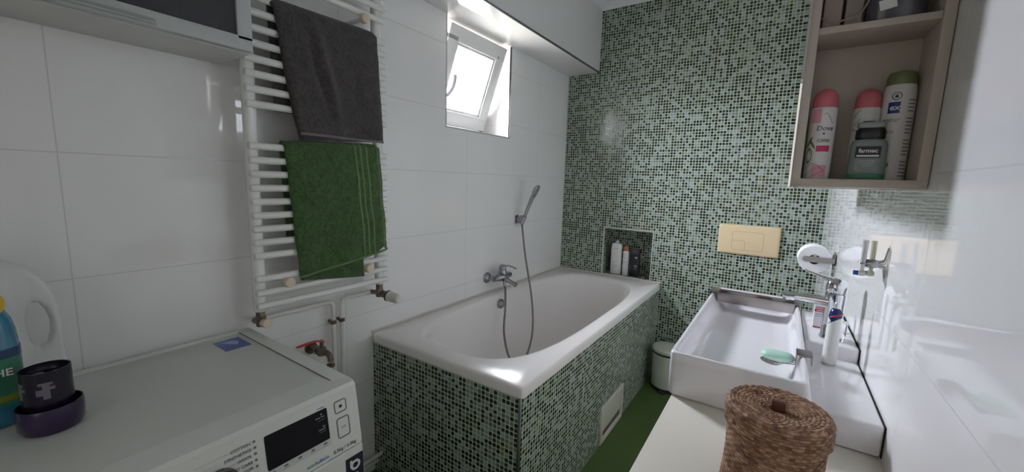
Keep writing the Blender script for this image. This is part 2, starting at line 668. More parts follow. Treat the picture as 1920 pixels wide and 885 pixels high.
def text_bm(bm, s, o, u, v, size, depth=0.0004, wrap=None, align='CENTER', shear=0.0, bold=0.0, xscale=1.0):
    """raised lettering: s at origin o, along u, upwards v. wrap=(cx, cy, r, a0): bend round a vertical cylinder"""
    cu = bpy.data.curves.new('t', 'FONT')
    cu.body = s
    cu.size = size
    cu.align_x = align
    cu.extrude = depth
    cu.shear = shear
    cu.offset = bold
    cu.resolution_u = 3
    ob = bpy.data.objects.new('t', cu)
    C.objects.link(ob)
    dg = bpy.context.evaluated_depsgraph_get()
    me = bpy.data.meshes.new_from_object(ob.evaluated_get(dg))
    bpy.data.objects.remove(ob)
    b = bmesh.new()
    b.from_mesh(me)
    bpy.data.meshes.remove(me)
    if wrap:
        bmesh.ops.triangulate(b, faces=b.faces[:])
        cx, cy_, r, a0 = wrap
        for q in b.verts:
            x, y, z = q.co
            a = a0 + x * xscale / r
            rr = r + z + 0.0003
            q.co = Vector((cx + rr * math.cos(a), cy_ + rr * math.sin(a), o + y))
    else:
        u, v = Vector(u).normalized(), Vector(v).normalized()
        n = u.cross(v)
        for q in b.verts:
            x, y, z = q.co
            q.co = Vector(o) + u * x * xscale + v * y + n * (z + 0.0002)
    join(bm, b)
    return bm


def patch_cyl(bm, cx, cy_, r, a0, a1, z0, z1, n=10, th=0.0004, sx_=1, sy_=1):
    """label on a vertical cylinder"""
    rings = []
    for rr in (r - 0.0005, r + th):
        pass
    o_ = [[Vector((cx + (r + th) * sx_ * math.cos(a0 + (a1 - a0) * i / n), cy_ + (r + th) * sy_ * math.sin(a0 + (a1 - a0) * i / n), z)) for i in range(n + 1)] for z in (z0, z1)]
    i_ = [[Vector((cx + (r - th) * sx_ * math.cos(a0 + (a1 - a0) * i / n), cy_ + (r - th) * sy_ * math.sin(a0 + (a1 - a0) * i / n), z)) for i in range(n + 1)] for z in (z0, z1)]
    ring0 = o_[0] + i_[0][::-1]
    ring1 = o_[1] + i_[1][::-1]
    vs0 = [bm.verts.new(p) for p in ring0]
    vs1 = [bm.verts.new(p) for p in ring1]
    m_ = len(vs0)
    for i in range(m_):
        j = (i + 1) % m_
        bm.faces.new((vs0[i], vs0[j], vs1[j], vs1[i]))
    for vs in (vs0, vs1):
        for i in range(n):
            bm.faces.new((vs[i], vs[i + 1], vs[m_ - 2 - i], vs[m_ - 1 - i]))
    return bm


# ================================================================== ROOM SHELL
W = 1.6723
YF = -3.70
CZ = 2.640
WY0, WY1, WZ0, WZ1 = -1.353, -0.788, 1.633, 2.172
bm = B()
box(bm, -0.10, W + 0.12, YF - 0.6, 0.30, -0.10, 0.0)
struct('floor', bm, FLOORM)
bm = B()
box(bm, -0.30, W + 0.12, YF - 0.6, 0.30, CZ, CZ + 0.10)
struct('ceiling', bm, CEIL)
bm = B()
for a in ((YF, WY0, 0, CZ), (WY1, 0.0, 0, CZ), (WY0, WY1, 0, WZ0), (WY0, WY1, WZ1, CZ)):
    box(bm, -0.30, 0.0, a[0], a[1], a[2], a[3])
struct('wall_left', bm, TILE)
bm = B()
box(bm, W, W + 0.12, YF, 0.0, 0, CZ)
struct('wall_right', bm, TILE_R)
# mosaic wall with its niche
NX0, NX1, NZ0, NZ1, ND = 0.360, 0.724, 0.682, 1.0345, 0.17
bm = B()
for x0, x1, z0, z1 in ((0, NX0, 0, CZ), (NX1, W + 0.12, 0, CZ), (NX0, NX1, 0, NZ0), (NX0, NX1, NZ1, CZ)):
    quad(bm, (x0, 0, z0), (x1, 0, z0), (x1, 0, z1), (x0, 0, z1), 0)
quad(bm, (NX0, ND, NZ0), (NX1, ND, NZ0), (NX1, ND, NZ1), (NX0, ND, NZ1), 0)
quad(bm, (NX0, 0, NZ0), (NX0, ND, NZ0), (NX0, ND, NZ1), (NX0, 0, NZ1), 1)
quad(bm, (NX1, 0, NZ0), (NX1, ND, NZ0), (NX1, ND, NZ1), (NX1, 0, NZ1), 1)
quad(bm, (NX0, 0, NZ0), (NX1, 0, NZ0), (NX1, ND, NZ0), (NX0, ND, NZ0), 2)
quad(bm, (NX0, 0, NZ1), (NX1, 0, NZ1), (NX1, ND, NZ1), (NX0, ND, NZ1), 2)
quad(bm, (-0.3, 0.30, 0), (W + 0.12, 0.30, 0), (W + 0.12, 0.30, CZ), (-0.3, 0.30, CZ), 0)
quad(bm, (-0.3, 0.0, CZ), (W + 0.12, 0.0, CZ), (W + 0.12, 0.30, CZ), (-0.3, 0.30, CZ), 0)
struct('wall_back', bm, MOS_B, mats=[MOS_B, MOS_BS, MOS_BF])
# wall behind the photographer, with the doorway
bm = B()
for x0, x1, z0, z1 in ((-0.3, 0.74, 0, CZ), (1.56, W + 0.12, 0, CZ), (0.74, 1.56, 2.02, CZ)):
    box(bm, x0, x1, YF - 0.10, YF, z0, z1)
struct('wall_front', bm, TILE_X)
bm = B()
box(bm, -0.3, W + 0.12, YF - 0.62, YF - 0.60, 0, CZ)
box(bm, -0.3, -0.28, YF - 0.60, YF - 0.10, 0, CZ)
box(bm, W + 0.10, W + 0.12, YF - 0.60, YF - 0.10, 0, CZ)
struct('wall_hall', bm, CEIL)
bm = B()
for a in ((0.74, 0.80, 0, 2.02), (1.50, 1.56, 0, 2.02), (0.74, 1.56, 1.96, 2.02)):
    box(bm, a[0], a[1], YF - 0.11, YF + 0.012, a[2], a[3], 0.004)
struct('door_1', bm, PVC)
# boxing under the ceiling along the window wall, with its chrome edge
SX, SZ = 0.2458, 2.172
bm = B()
quad(bm, (0, YF, SZ), (SX, YF, SZ), (SX, 0, SZ), (0, 0, SZ), 0)
quad(bm, (SX, YF, SZ), (SX, 0, SZ), (SX, 0, CZ), (SX, YF, CZ), 1)
quad(bm, (0, YF, SZ), (SX, YF, SZ), (SX, YF, CZ), (0, YF, CZ), 1)
struct('trim_1', bm, PANEL, mats=[PANEL, PANEL_F])
bm = B()
box(bm, SX - 0.006, SX + 0.0025, YF, -0.001, SZ - 0.0025, SZ + 0.008, 0.0015)
struct('trim_2', bm, SATIN, flat=False)
# cove moulding round the ceiling


def cove(bm, p0, p1, inw):
    prof = [(0, 0), (0.006, 0.0), (0.010, 0.006), (0.018, 0.018), (0.030, 0.030), (0.040, 0.034), (0.044, 0.042), (0, 0.042)]
    rings = []
    for p in (p0, p1):
        rings.append([Vector(p) + Vector(inw) * a + Vector((0, 0, b)) for a, b in prof])
    loft(bm, rings)


bm = B()
zc = CZ - 0.042
cove(bm, (SX, 0, zc), (W, 0, zc), (0, -1, 0))
cove(bm, (SX, YF, zc), (SX, 0, zc), (1, 0, 0))
cove(bm, (W, YF, zc), (W, 0, zc), (-1, 0, 0))
struct('trim_3', bm, CEIL, flat=False, sharp=50)
# edging of the window recess
bm = B()
t_ = 0.007
box(bm, -0.010, 0.0015, WY0 - t_, WY0, WZ0 - t_, WZ1, 0.001)
box(bm, -0.010, 0.0015, WY1, WY1 + t_, WZ0 - t_, WZ1, 0.001)
box(bm, -0.010, 0.0015, WY0 - t_, WY1 + t_, WZ0 - t_, WZ0, 0.001)
struct('trim_4', bm, pbr('pale_metal_edging', (0.45, 0.45, 0.45), 0.4), flat=False)
# silicone bead between tub and tiles
bm = B()
cyl(bm, (0.002, -1.822, 0.677), (0.002, -0.001, 0.677), 0.006, seg=8)
cyl(bm, (0.0, -0.002, 0.677), (0.80, -0.002, 0.677), 0.006, seg=8)
struct('trim_5', bm, pbr('aged_silicone', (0.66, 0.61, 0.56), 0.5, var=0.2, vscale=9), flat=False)
# metal edge round the niche opening
bm = B()
for a in ((NX0 - 0.004, NX0 + 0.003, NZ0, NZ1), (NX1 - 0.003, NX1 + 0.004, NZ0, NZ1), (NX0 - 0.004, NX1 + 0.004, NZ1 - 0.003, NZ1 + 0.004)):
    box(bm, a[0], a[1], -0.0025, 0.006, a[2], a[3], 0.001)
struct('trim_6', bm, pbr('pale_edge_profile', (0.55, 0.58, 0.55), 0.4), flat=False)

# ------------------------------------------------------------------ window: fixed frame + tilted sash
win = thing('window_1', 'white PVC tilt window standing open at the top in the wall recess', None, (-0.2, -1.07, WZ0), kind='structure')
bm = B()
FX0, FX1 = -0.255, -0.195
box(bm, FX0, FX1, WY0, WY0 + 0.045, WZ0, WZ1, 0.004)
box(bm, FX0, FX1, WY1 - 0.045, WY1, WZ0, WZ1, 0.004)
box(bm, FX0, FX1, WY0 + 0.04, WY1 - 0.04, WZ1 - 0.045, WZ1, 0.004)
box(bm, FX0, FX1, WY0 + 0.04, WY1 - 0.04, WZ0, WZ0 + 0.045, 0.004)
mk('window_frame', bm, PVC, win)
# sash local frame: y along the wall, v up the tilted plane
hb = Vector((-0.180, 0, 1.671))
vv = Vector((0.3445, 0, 0.9388)).normalized()
nn = Vector((vv.z, 0, -vv.x))       # towards the room


def SP(y, v, d=0.0):
    return Vector((hb.x, y, hb.z)) + vv * v + nn * d


def sbox(bm, y0, y1, v0, v1, d0, d1, bev=0.004):
    b = B()
    box(b, d0, d1, y0, y1, v0, v1, bev)
    for q in b.verts:
        q.co = SP(q.co.y, q.co.z, q.co.x)
    join(bm, b)


S0, S1, V0, V1 = -1.312, -0.822, 0.0, 0.508
FW = 0.078
bm = B()
sbox(bm, S0, S1, V0, V0 + FW, -0.06, 0, 0.005)
sbox(bm, S0, S1, V1 - FW, V1, -0.06, 0, 0.005)
sbox(bm, S0, S0 + FW, V0 + 0.05, V1 - 0.05, -0.06, 0, 0.005)
sbox(bm, S1 - FW, S1, V0 + 0.05, V1 - 0.05, -0.06, 0, 0.005)
sash = mk('sash', bm, PVC, win)
bm = B()   # glazing beads
g0, g1, h0, h1 = S0 + FW, S1 - FW, V0 + FW, V1 - FW
for a in ((g0 - 0.002, g1 + 0.002, h0 - 0.002, h0 + 0.014), (g0 - 0.002, g1 + 0.002, h1 - 0.014, h1 + 0.002), (g0 - 0.002, g0 + 0.014, h0, h1), (g1 - 0.014, g1 + 0.002, h0, h1)):
    sbox(bm, a[0], a[1], a[2], a[3], -0.030, -0.008, 0.003)
mk('glazing_bead', bm, PVC, sash)
bm = B()
sbox(bm, g0, g1, h0, h1, -0.036, -0.032, 0)
mk('pane', bm, GLASS, sash, flat=True, label='bright window pane')
bm = B()
sbox(bm, S0 + 0.022, S0 + 0.052, 0.125, 0.195, 0, 0.010, 0.004)
cyl(bm, SP(S0 + 0.037, 0.160, 0.008), SP(S0 + 0.037, 0.160, 0.045), 0.009, seg=16)
tube(bm, [SP(S0 + 0.037, 0.155, 0.040), SP(S0 + 0.045, 0.165, 0.052), SP(S0 + 0.062, 0.20, 0.056), SP(S0 + 0.068, 0.24, 0.054), SP(S0 + 0.064, 0.275, 0.050)], 0.010, 12, 6)
mk('handle', bm, pbr('grey_handle', (0.55, 0.54, 0.57), 0.4), sash, label='grey window handle')
bm = B()
sbox(bm, S1 - 0.03, S1 - 0.002, -0.004, 0.016, -0.050, -0.002, 0.003)
mk('hinge', bm, RUB, sash)
bm = B()
sbox(bm, S1 - 0.001, S1 + 0.006, 0.10, 0.46, -0.050, -0.040, 0.001)
mk('stay_arm', bm, STEEL, sash)
bm = B()
box(bm, -0.33, -0.19, WY0, WY1, WZ0 - 0.02, WZ0 + 0.004, 0.003)
mk('window_sill', bm, PVC, win)

# ================================================================== BATHTUB
TW, TY, TZ = 0.804, -1.824, 0.6755
tub = thing('bathtub', 'white built-in bathtub with wide flat rim set in green mosaic surround', 'bathtub', (0.4, -0.91, 0))
NS = 96
Ccx, Ccy = 0.395, -0.925


def sup(a, ax, ay, n):
    c, s = math.cos(a), math.sin(a)
    r = (abs(c / ax) ** n + abs(s / ay) ** n) ** (-1 / n)
    return r * c, r * s


def outer(a, x0, x1, y0, y1, rr):
    # rounded rectangle sampled by direction from centre
    c, s = math.cos(a), math.sin(a)
    hx = (x1 - Ccx) if c > 0 else (Ccx - x0)
    hy = (y1 - Ccy) if s > 0 else (Ccy - y0)
    t = min(hx / abs(c) if abs(c) > 1e-9 else 1e9, hy / abs(s) if abs(s) > 1e-9 else 1e9)
    px, py = c * t, s * t
    cx, cy_ = hx - rr, hy - rr
    qx, qy = abs(px), abs(py)
    if qx > cx and qy > cy_:
        dx, dy = abs(c), abs(s)
        bq = -(dx * cx + dy * cy_)
        cq = cx * cx + cy_ * cy_ - rr * rr
        t = -bq + math.sqrt(max(0, bq * bq - cq))
        px, py = c * t, s * t
    return px, py


angs = []
# angles concentrated at the corners
for k in range(NS):
    angs.append(2 * PI * k / NS)
for (x, y) in ((TW - Ccx, -Ccy), (-Ccx, -Ccy), (-Ccx, TY - Ccy), (TW - Ccx, TY - Ccy)):
    a = math.atan2(y, x) % (2 * PI)
    for d in (-0.035, -0.02, -0.008, 0, 0.008, 0.02, 0.035):
        angs.append(a + d)
angs = sorted(set(round(a, 5) for a in angs))


def oring(dx, z, rr):
    return [Vector((Ccx + p[0], Ccy + p[1], z)) for p in (outer(a, 0.0015 + dx, TW - dx, TY + dx, -0.0015 - dx, rr) for a in angs)]


def iring(ax, ay, z, n, ox=0, oy=0):
    out = []
    for a in angs:
        x, y = sup(a, ax, ay, n)
        if x > 0:
            x *= 1.03
        out.append(Vector((Ccx + x + ox, Ccy + y + oy, z)))
    return out


bm = B()
rings = [oring(0.010, 0.632, 0.012), oring(0.000, 0.634, 0.016), oring(0.0, 0.662, 0.016), oring(0.003, 0.6705, 0.016), oring(0.010, TZ, 0.018),
         iring(0.338, 0.822, TZ, 3.6), iring(0.328, 0.812, TZ - 0.002, 3.5), iring(0.321, 0.805, TZ - 0.010, 3.4), iring(0.316, 0.798, TZ - 0.03, 3.4),
         iring(0.300, 0.760, 0.48, 3.3, oy=0.01), iring(0.285, 0.700, 0.34, 3.2, oy=0.02), iring(0.262, 0.640, 0.265, 3.0, oy=0.03), iring(0.22, 0.57, 0.240, 2.8, oy=0.03), iring(0.1, 0.3, 0.232, 2.4, oy=0.03)]
loft(bm, rings, False, True)
mk('basin', bm, ACRYL, tub, sharp=60)
# mosaic surround
bm = B()
quad(bm, (0.0, TY + 0.008, 0), (TW - 0.012, TY + 0.008, 0), (TW - 0.012, TY + 0.008, 0.636), (0.0, TY + 0.008, 0.636), 0)
quad(bm, (TW - 0.012, TY + 0.008, 0), (TW - 0.012, 0, 0), (TW - 0.012, 0, 0.636), (TW - 0.012, TY + 0.008, 0.636), 1)
quad(bm, (0.0, TY + 0.09, 0), (TW - 0.08, TY + 0.09, 0), (TW - 0.08, TY + 0.09, 0.636), (0.0, TY + 0.09, 0.636), 0)
mk('mosaic_apron', bm, MOS_F, tub, flat=True, mats=[MOS_F, MOS_S], label='green mosaic sides of the tub')
bm = B()
box(bm, TW - 0.020, TW - 0.0095, TY + 0.0055, TY + 0.016, 0, 0.634, 0.0015)
mk('corner_profile', bm, SATIN, tub)
hx = TW - 0.012
HY0, HY1, HZ0, HZ1 = -1.028, -0.690, 0.004, 0.212
bm = B()
for a in ((HY0, HY0 + 0.026, HZ0, HZ1), (HY1 - 0.026, HY1, HZ0, HZ1), (HY0 + 0.02, HY1 - 0.02, HZ0, HZ0 + 0.026), (HY0 + 0.02, HY1 - 0.02, HZ1 - 0.026, HZ1)):
    box(bm, hx - 0.002, hx + 0.010, a[0], a[1], a[2], a[3], 0.002)
hatch = mk('access_frame', bm, CREAM, tub, label='cream access hatch frame')
bm = B()
box(bm, hx - 0.001, hx + 0.0035, HY0 + 0.022, HY1 - 0.022, HZ0 + 0.060, HZ1 - 0.022, 0.001, rot=Matrix.Rotation(0.02, 3, 'X'))
mk('access_cover', bm, CREAM, hatch)
bm = B()
box(bm, hx - 0.001, hx + 0.0012, HY0 + 0.024, HY1 - 0.024, HZ0 + 0.024, HZ0 + 0.064)
mk('recess', bm, pbr('hatch_dark_recess', (0.16, 0.15, 0.12), 0.9, var=0.4, vscale=60), hatch)
bm = B()
for k in range(9):
    y = HY0 + 0.03 + k * 0.031
    box(bm, hx, hx + 0.003, y, y + 0.008 + 0.012 * random.random(), HZ0 + 0.030, HZ0 + 0.040 + 0.012 * random.random(), 0.001)
box(bm, hx, hx + 0.0025, HY1 - 0.042, HY1 - 0.03, HZ0 + 0.05, HZ0 + 0.14, 0.001)
mk('broken_plaster', bm, pbr('rust_and_dark_gaps', (0.10, 0.055, 0.035), 0.9, var=0.6, vscale=90), hatch, label='dark chipped gap under the cover')
bm = B()
lathe(bm, [(0.0, 0.0), (0.030, 0.0), (0.031, 0.006), (0.027, 0.016), (0.020, 0.022), (0.008, 0.024)], (0.083, -0.955, 0.613), 32, axis=Matrix.Rotation(PI / 2, 3, 'Y'))
mk('overflow_knob', bm, SATIN, tub, label='chrome overflow knob')
bm = B()
lathe(bm, [(0.0, 0), (0.035, 0), (0.033, 0.004), (0.010, 0.006)], (0.40, -0.80, 0.236), 28)
mk('drain', bm, CHROME, tub)

# ------------------------------------------------------------------ bath mixer
mx_ = thing('bath_mixer', 'satin chrome bath mixer tap on the tiled wall above the tub rim', 'tap', (0.0, -0.915, 0.775))
RY = Matrix.Rotation(PI / 2, 3, 'Y')
bm = B()
for y in (-0.990, -0.840):
    bm = B()
    lathe(bm, [(0.0, 0.0), (0.033, 0.0), (0.034, 0.004), (0.028, 0.016), (0.016, 0.024), (0.012, 0.026)], (0.0015, y, 0.770), 32, axis=RY)
    cyl(bm, (0.02, y, 0.770), (0.065, y, 0.772), 0.012, seg=20)
    lathe(bm, [(0.017, -0.014), (0.0195, -0.010), (0.0195, 0.010), (0.017, 0.014)], (0.058, y, 0.772), 8, axis=RY)
    mk('wall_union', bm, SATIN, mx_)
bm = B()
tube(bm, [(0.066, -1.000, 0.772), (0.068, -0.96, 0.773), (0.072, -0.915, 0.775), (0.068, -0.87, 0.773), (0.066, -0.830, 0.772)], 0.02, 20, 6, rfun=lambda t: 0.017 + 0.011 * math.sin(PI * t) ** 2)
cyl(bm, (0.074, -0.915, 0.770), (0.068, -0.915, 0.822), 0.024, 0.022, 28, 0.004)
mk('body', bm, SATIN, mx_)
bm = B()
rings = []
for t, hw, hh in ((0, .019, .016), (.25, .018, .014), (.6, .016, .011), (.92, .015, .010), (1, .011, .007)):
    c = Vector((0.08 + 0.095 * t, -0.915, 0.764 - 0.026 * t))
    rings.append([c + Vector((0.25 * hh * math.sin(2 * PI * k / 20), hw * math.cos(2 * PI * k / 20), hh * math.sin(2 * PI * k / 20))) for k in range(20)])
loft(bm, rings)
cyl(bm, (0.163, -0.915, 0.742), (0.165, -0.915, 0.726), 0.011, 0.010, 20)
mk('spout', bm, SATIN, mx_)
bm = B()
cyl(bm, (0.092, -0.928, 0.752), (0.098, -0.928, 0.722), 0.010, 0.009, 20)
mk('hose_outlet', bm, SATIN, mx_)
bm = B()
lathe(bm, [(0.0, 0.815), (0.021, 0.815), (0.0235, 0.825), (0.022, 0.842), (0.012, 0.850), (0.002, 0.851)], (0.068, -0.915, 0), 28)
rings = []
for t in (0, .2, .5, .8, 1):
    c = Vector((0.062 + 0.105 * t, -0.915, 0.841 + 0.010 * math.sin(PI * t) - 0.004 * t))
    hw = 0.016 - 0.004 * t
    rings.append([c + Vector((0, hw * math.cos(2 * PI * k / 16), (0.0055 - 0.002 * t) * math.sin(2 * PI * k / 16))) for k in range(16)])
loft(bm, rings)
mk('lever', bm, SATIN, mx_)

bm = B()
hp = [(0.098, -0.928, 0.724), (0.115, -0.945, 0.680), (0.150, -0.993, 0.600), (0.190, -1.057, 0.490), (0.212, -1.045, 0.360), (0.222, -0.985, 0.268), (0.222, -0.910, 0.240), (0.220, -0.835, 0.280), (0.2, -0.745, 0.402), (0.16, -0.704, 0.601), (0.09, -0.690, 0.875), (0.055, -0.681, 1.050), (0.051, -0.680, 1.085)]
sp = spline(hp, 60)
tube(bm, sp, 0.0065, 10, 0, rfun=lambda t: 0.0066 + 0.0007 * math.sin(t * 2 * PI * 190))
tag(mk('shower_hose', bm, pbr('hose_metal', (0.24, 0.23, 0.22), 0.38, metal=0.8), loc=hp[0]), 'grey metal shower hose looping down into the tub', 'hose')
hold = thing('shower_holder', 'grey wall bracket holding the hand shower above the tub', 'bracket', (0, -0.68, 1.11))
bm = B()
box(bm, 0.001, 0.012, -0.700, -0.660, 1.085, 1.140, 0.004)
mk('wall_plate', bm, SATIN, hold)
bm = B()
tilt = Matrix.Rotation(0.30, 3, 'Y')
ax_ = Vector((0.30, 0.14, 0.94)).normalized()
x_, y_, d_ = frame_of(ax_)
RT = Matrix((x_, y_, d_)).transposed()
lathe(bm, [(0.0148, -0.028), (0.0185, -0.026), (0.021, 0.0), (0.022, 0.026), (0.0165, 0.028)], (0.050, -0.680, 1.112), 28, axis=RT)
box(bm, 0.008, 0.040, -0.692, -0.668, 1.095, 1.130, 0.004)
mk('cradle', bm, SATIN, hold)
hs = thing('hand_shower', 'chrome hand shower resting upright in its wall bracket over the tub', 'shower head', (0.05, -0.68, 1.085))
bm = B()
p0 = Vector((0.045, -0.680, 1.080))
pts = [p0, p0 + ax_ * 0.06, p0 + ax_ * 0.13 + Vector((0.0, 0, 0)), p0 + ax_ * 0.18 + Vector((0.002, 0, 0)), p0 + ax_ * 0.222 + Vector((0.006, 0, 0))]
tube(bm, pts, 0.012, 18, 6, rfun=lambda t: 0.0095 + 0.006 * t)
mk('handle', bm, SATIN, hs)
hc = p0 + ax_ * 0.238 + Vector((0.012, -0.002, 0))
hn = Vector((0.86, 0.34, -0.38)).normalized()
x_, y_, d_ = frame_of(hn)
RH = Matrix((x_, y_, d_)).transposed()
bm = B()
lathe(bm, [(0.004, -0.022), (0.022, -0.019), (0.037, -0.008), (0.0415, 0.002), (0.040, 0.008), (0.036, 0.010)], hc, 36, axis=RH)
head = mk('head', bm, SATIN, hs)
bm = B()
lathe(bm, [(0.035, 0.0095), (0.034, 0.0125), (0.002, 0.0128)], hc, 36, axis=RH)
for rr, k in ((0.008, 6), (0.017, 12), (0.026, 18)):
    for i in range(k):
        a = 2 * PI * i / k
        p = hc + RH @ Vector((rr * math.cos(a), rr * math.sin(a), 0.0125))
        cyl(bm, p, p + hn * 0.002, 0.0013, 0.0009, 6)
mk('spray_face', bm, pbr('grey_spray_face', (0.20, 0.20, 0.21), 0.4), head)

# ================================================================== TOWEL RADIATOR
rad = thing('towel_radiator', 'tall white ladder towel radiator with round bars on the tiled wall', 'radiator', (0.07, -2.07, 0.90))
RX, BX = 0.072, 0.100
for y in (-2.302, -1.832):
    bm = B()
    rings = []
    for z in (0.912, 0.916, 2.20, 2.204):
        e = 0.003 if z in (0.912, 2.204) else 0
        rings.append([Vector((RX + (0.0175 - e) * abs(math.cos(a)) ** .8 * (1 if math.cos(a) > 0 else -1), y + (0.0185 - e) * abs(math.sin(a)) ** .8 * (1 if math.sin(a) > 0 else -1), z)) for a in [2 * PI * k / 28 for k in range(28)]])
    loft(bm, rings)
    mk('upright', bm, RAD, rad)
barz = [0.935, 0.979, 1.025] + [1.100 + 0.0432 * i for i in range(9)] + [1.571 + 0.0445 * i for i in range(8)] + [1.962 + 0.0445 * i for i in range(5)]
bb = B()
cyl(bb, (BX, -2.322, 0), (BX, -1.812, 0), 0.0112, seg=18, bev=0.004)
for v in bb.verts:
    v.co -= org(rad)
    v.co.z = v.co.z + org(rad).z
bmesh.ops.recalc_face_normals(bb, faces=bb.faces[:])
bme = bpy.data.meshes.new('bar')
bb.to_mesh(bme)
bb.free()
bme.materials.append(RAD)
for p in bme.polygons:
    p.use_smooth = True
bme.set_sharp_from_angle(angle=0.7)
for z in barz:
    o = bpy.data.objects.new('bar', bme)
    C.objects.link(o)
    o.parent = rad
    o.location = (0, 0, z - org(rad).z)
for (y, z) in ((-2.225, 1.002), (-1.912, 0.998), (-2.225, 1.945), (-1.912, 1.94)):
    bm = B()
    cyl(bm, (0.001, y, z), (0.100, y, z), 0.008, seg=14)
    br = mk('bracket', bm, RAD, rad)
    bm = B()
    cyl(bm, (0.100, y, z), (0.124, y, z), 0.0165, seg=26, bev=0.003)
    mk('bracket_cap', bm, KNOBC, br, label='beige round bracket cap')
# valves
bm = B()
cyl(bm, (RX, -2.302, 0.915), (RX, -2.302, 0.893), 0.0145, seg=6)
cyl(bm, (RX, -2.302, 0.895), (RX, -2.302, 0.862), 0.016, 0.014, 20)
cyl(bm, (RX, -2.302, 0.872), (RX - 0.045, -2.302, 0.870), 0.010, seg=16)
cyl(bm, (RX, -2.302, 0.872), (RX + 0.024, -2.302, 0.876), 0.012, seg=16)
vl = mk('return_valve', bm, BRONZE, rad, label='brown brass return valve')
bm = B()
cyl(bm, (RX + 0.020, -2.302, 0.876), (RX + 0.046, -2.302, 0.880), 0.0145, seg=24, bev=0.003)
mk('valve_cap', bm, KNOBC, vl)
bm = B()
cyl(bm, (RX, -1.832, 0.915), (RX, -1.832, 0.893), 0.0155, seg=6)
lathe(bm, [(0.0, -0.022), (0.014, -0.018), (0.018, 0.0), (0.014, 0.018), (0.0, 0.022)], (RX, -1.832, 0.874), 22)
cyl(bm, (RX - 0.01, -1.832, 0.872), (RX - 0.045, -1.842, 0.870), 0.010, seg=16)
cyl(bm, (RX, -1.832, 0.874), (RX + 0.040, -1.822, 0.864), 0.0135, 0.0165, 20)
vr = mk('thermostat_valve', bm, BRONZE, rad, label='brown brass thermostat valve')
bm = B()
tp = Vector((RX + 0.036, -1.823, 0.865))
td = Vector((0.90, 0.27, -0.18)).normalized()
x_, y_, d_ = frame_of(td)
RTT = Matrix((x_, y_, d_)).transposed()


def ribs(a, z, r):
    return (0.0 if math.sin(a * 18) > -0.2 else -0.0055) if 0.022 < z < 0.0535 else 0.0


lathe(bm, [(0.017, 0.0), (0.0205, 0.002), (0.0215, 0.014), (0.0215, 0.020), (0.0215, 0.0225), (0.0205, 0.040), (0.0190, 0.055), (0.0180, 0.0565), (0.0150, 0.061), (0.003, 0.062)], tp, 108, axis=RTT, fun=ribs)
kn = mk('thermostat_head', bm, pbr('thermostat_white', (0.72, 0.70, 0.66), 0.4), vr, sharp=25)
bm = B()
lathe(bm, [(0.0225, 0.002), (0.0235, 0.003), (0.0235, 0.007), (0.0225, 0.008)], tp, 36, axis=RTT)
mk('thermostat_ring', bm, DARKP, vr)

# ------------------------------------------------------------------ heating pipes
for (nm, vy, dy_, lowz, lab) in (('heating_pipe', -2.302, -2.020, 0.105, 'white painted heating pipe running from the left radiator valve'),
                                 ('heating_pipe', -1.842, -1.983, 0.060, 'white painted heating pipe running from the thermostat valve')):
    h = thing('heating_pipe', lab, 'pipe', (0.028, dy_, 0.0), group='heating pipes under the towel radiator')
    s_ = 1 if dy_ > vy else -1
    bm = B()
    pts = [(0.028, vy, 0.870), (0.028, dy_ - s_ * 0.02, 0.870), (0.028, dy_ - s_ * 0.006, 0.864), (0.028, dy_, 0.850)]
    lx = 0.052 if lowz > 0.1 else 0.028
    pts += [(0.028, dy_, lowz + 0.05), (lx, dy_, lowz + 0.02), (lx, dy_ + 0.006, lowz + 0.006), (lx, dy_ + 0.02, lowz), (lx, -1.8175, lowz)]
    tube(bm, pts, 0.0085, 14)
    mk('pipe', bm, PIPE, h)
    bm = B()
    lathe(bm, [(0.0095, -0.008), (0.0115, -0.006), (0.0115, 0.006), (0.0095, 0.008)], (0.028, dy_, 0.785), 18)
    box(bm, 0.001, 0.022, dy_ - 0.006, dy_ + 0.006, 0.780, 0.790)
    cyl(bm, (0.038, dy_, 0.785), (0.046, dy_, 0.785), 0.004, seg=6)
    mk('clamp', bm, BRONZE, h)

# ------------------------------------------------------------------ garden-type tap with red lever
tp_ = thing('wall_tap', 'old brass tap with a red lever handle above the washing machine', 'tap', (0, -2.098, 0.70))
bm = B()
cyl(bm, (0.001, -2.101, 0.698), (0.008, -2.101, 0.698), 0.024, seg=24)
cyl(bm, (0.005, -2.101, 0.698), (0.095, -2.094, 0.700), 0.011, 0.012, 18)
cyl(bm, (0.035, -2.099, 0.699), (0.055, -2.098, 0.699), 0.017, seg=6)
lathe(bm, [(0.0, -0.020), (0.016, -0.014), (0.019, 0.0), (0.016, 0.014), (0.0, 0.018)], (0.070, -2.096, 0.700), 20)
tube(bm, [(0.085, -2.095, 0.700), (0.104, -2.092, 0.698), (0.114, -2.090, 0.688), (0.116, -2.089, 0.672)], 0.0105, 16, 6)
lathe(bm, [(0.011, 0.662), (0.0145, 0.660), (0.0145, 0.652), (0.012, 0.650)], (0.116, -2.089, 0), 20)
cyl(bm, (0.070, -2.096, 0.715), (0.070, -2.096, 0.738), 0.007, seg=14)
mk('body', bm, BRONZE, tp_)
bm = B()
rings = []
for t, hw in ((0, .010), (.12, .011), (.3, .008), (.5, .009), (.9, .0095), (1, .006)):
    c = Vector((0.072, -2.090 - 0.100 * t, 0.739 + 0.012 * min(1, t * 3) - 0.004 * t))
    rings.append([c + Vector((hw * math.cos(2 * PI * k / 14), 0, 0.0035 * math.sin(2 * PI * k / 14))) for k in range(14)])
loft(bm, rings)
mk('lever', bm, RED_P, tp_, label='red lever handle')
bm = B()
cyl(bm, (0.070, -2.096, 0.738), (0.070, -2.096, 0.748), 0.0075, seg=6)
mk('nut', bm, CHROME, tp_)

# ================================================================== TOWELS


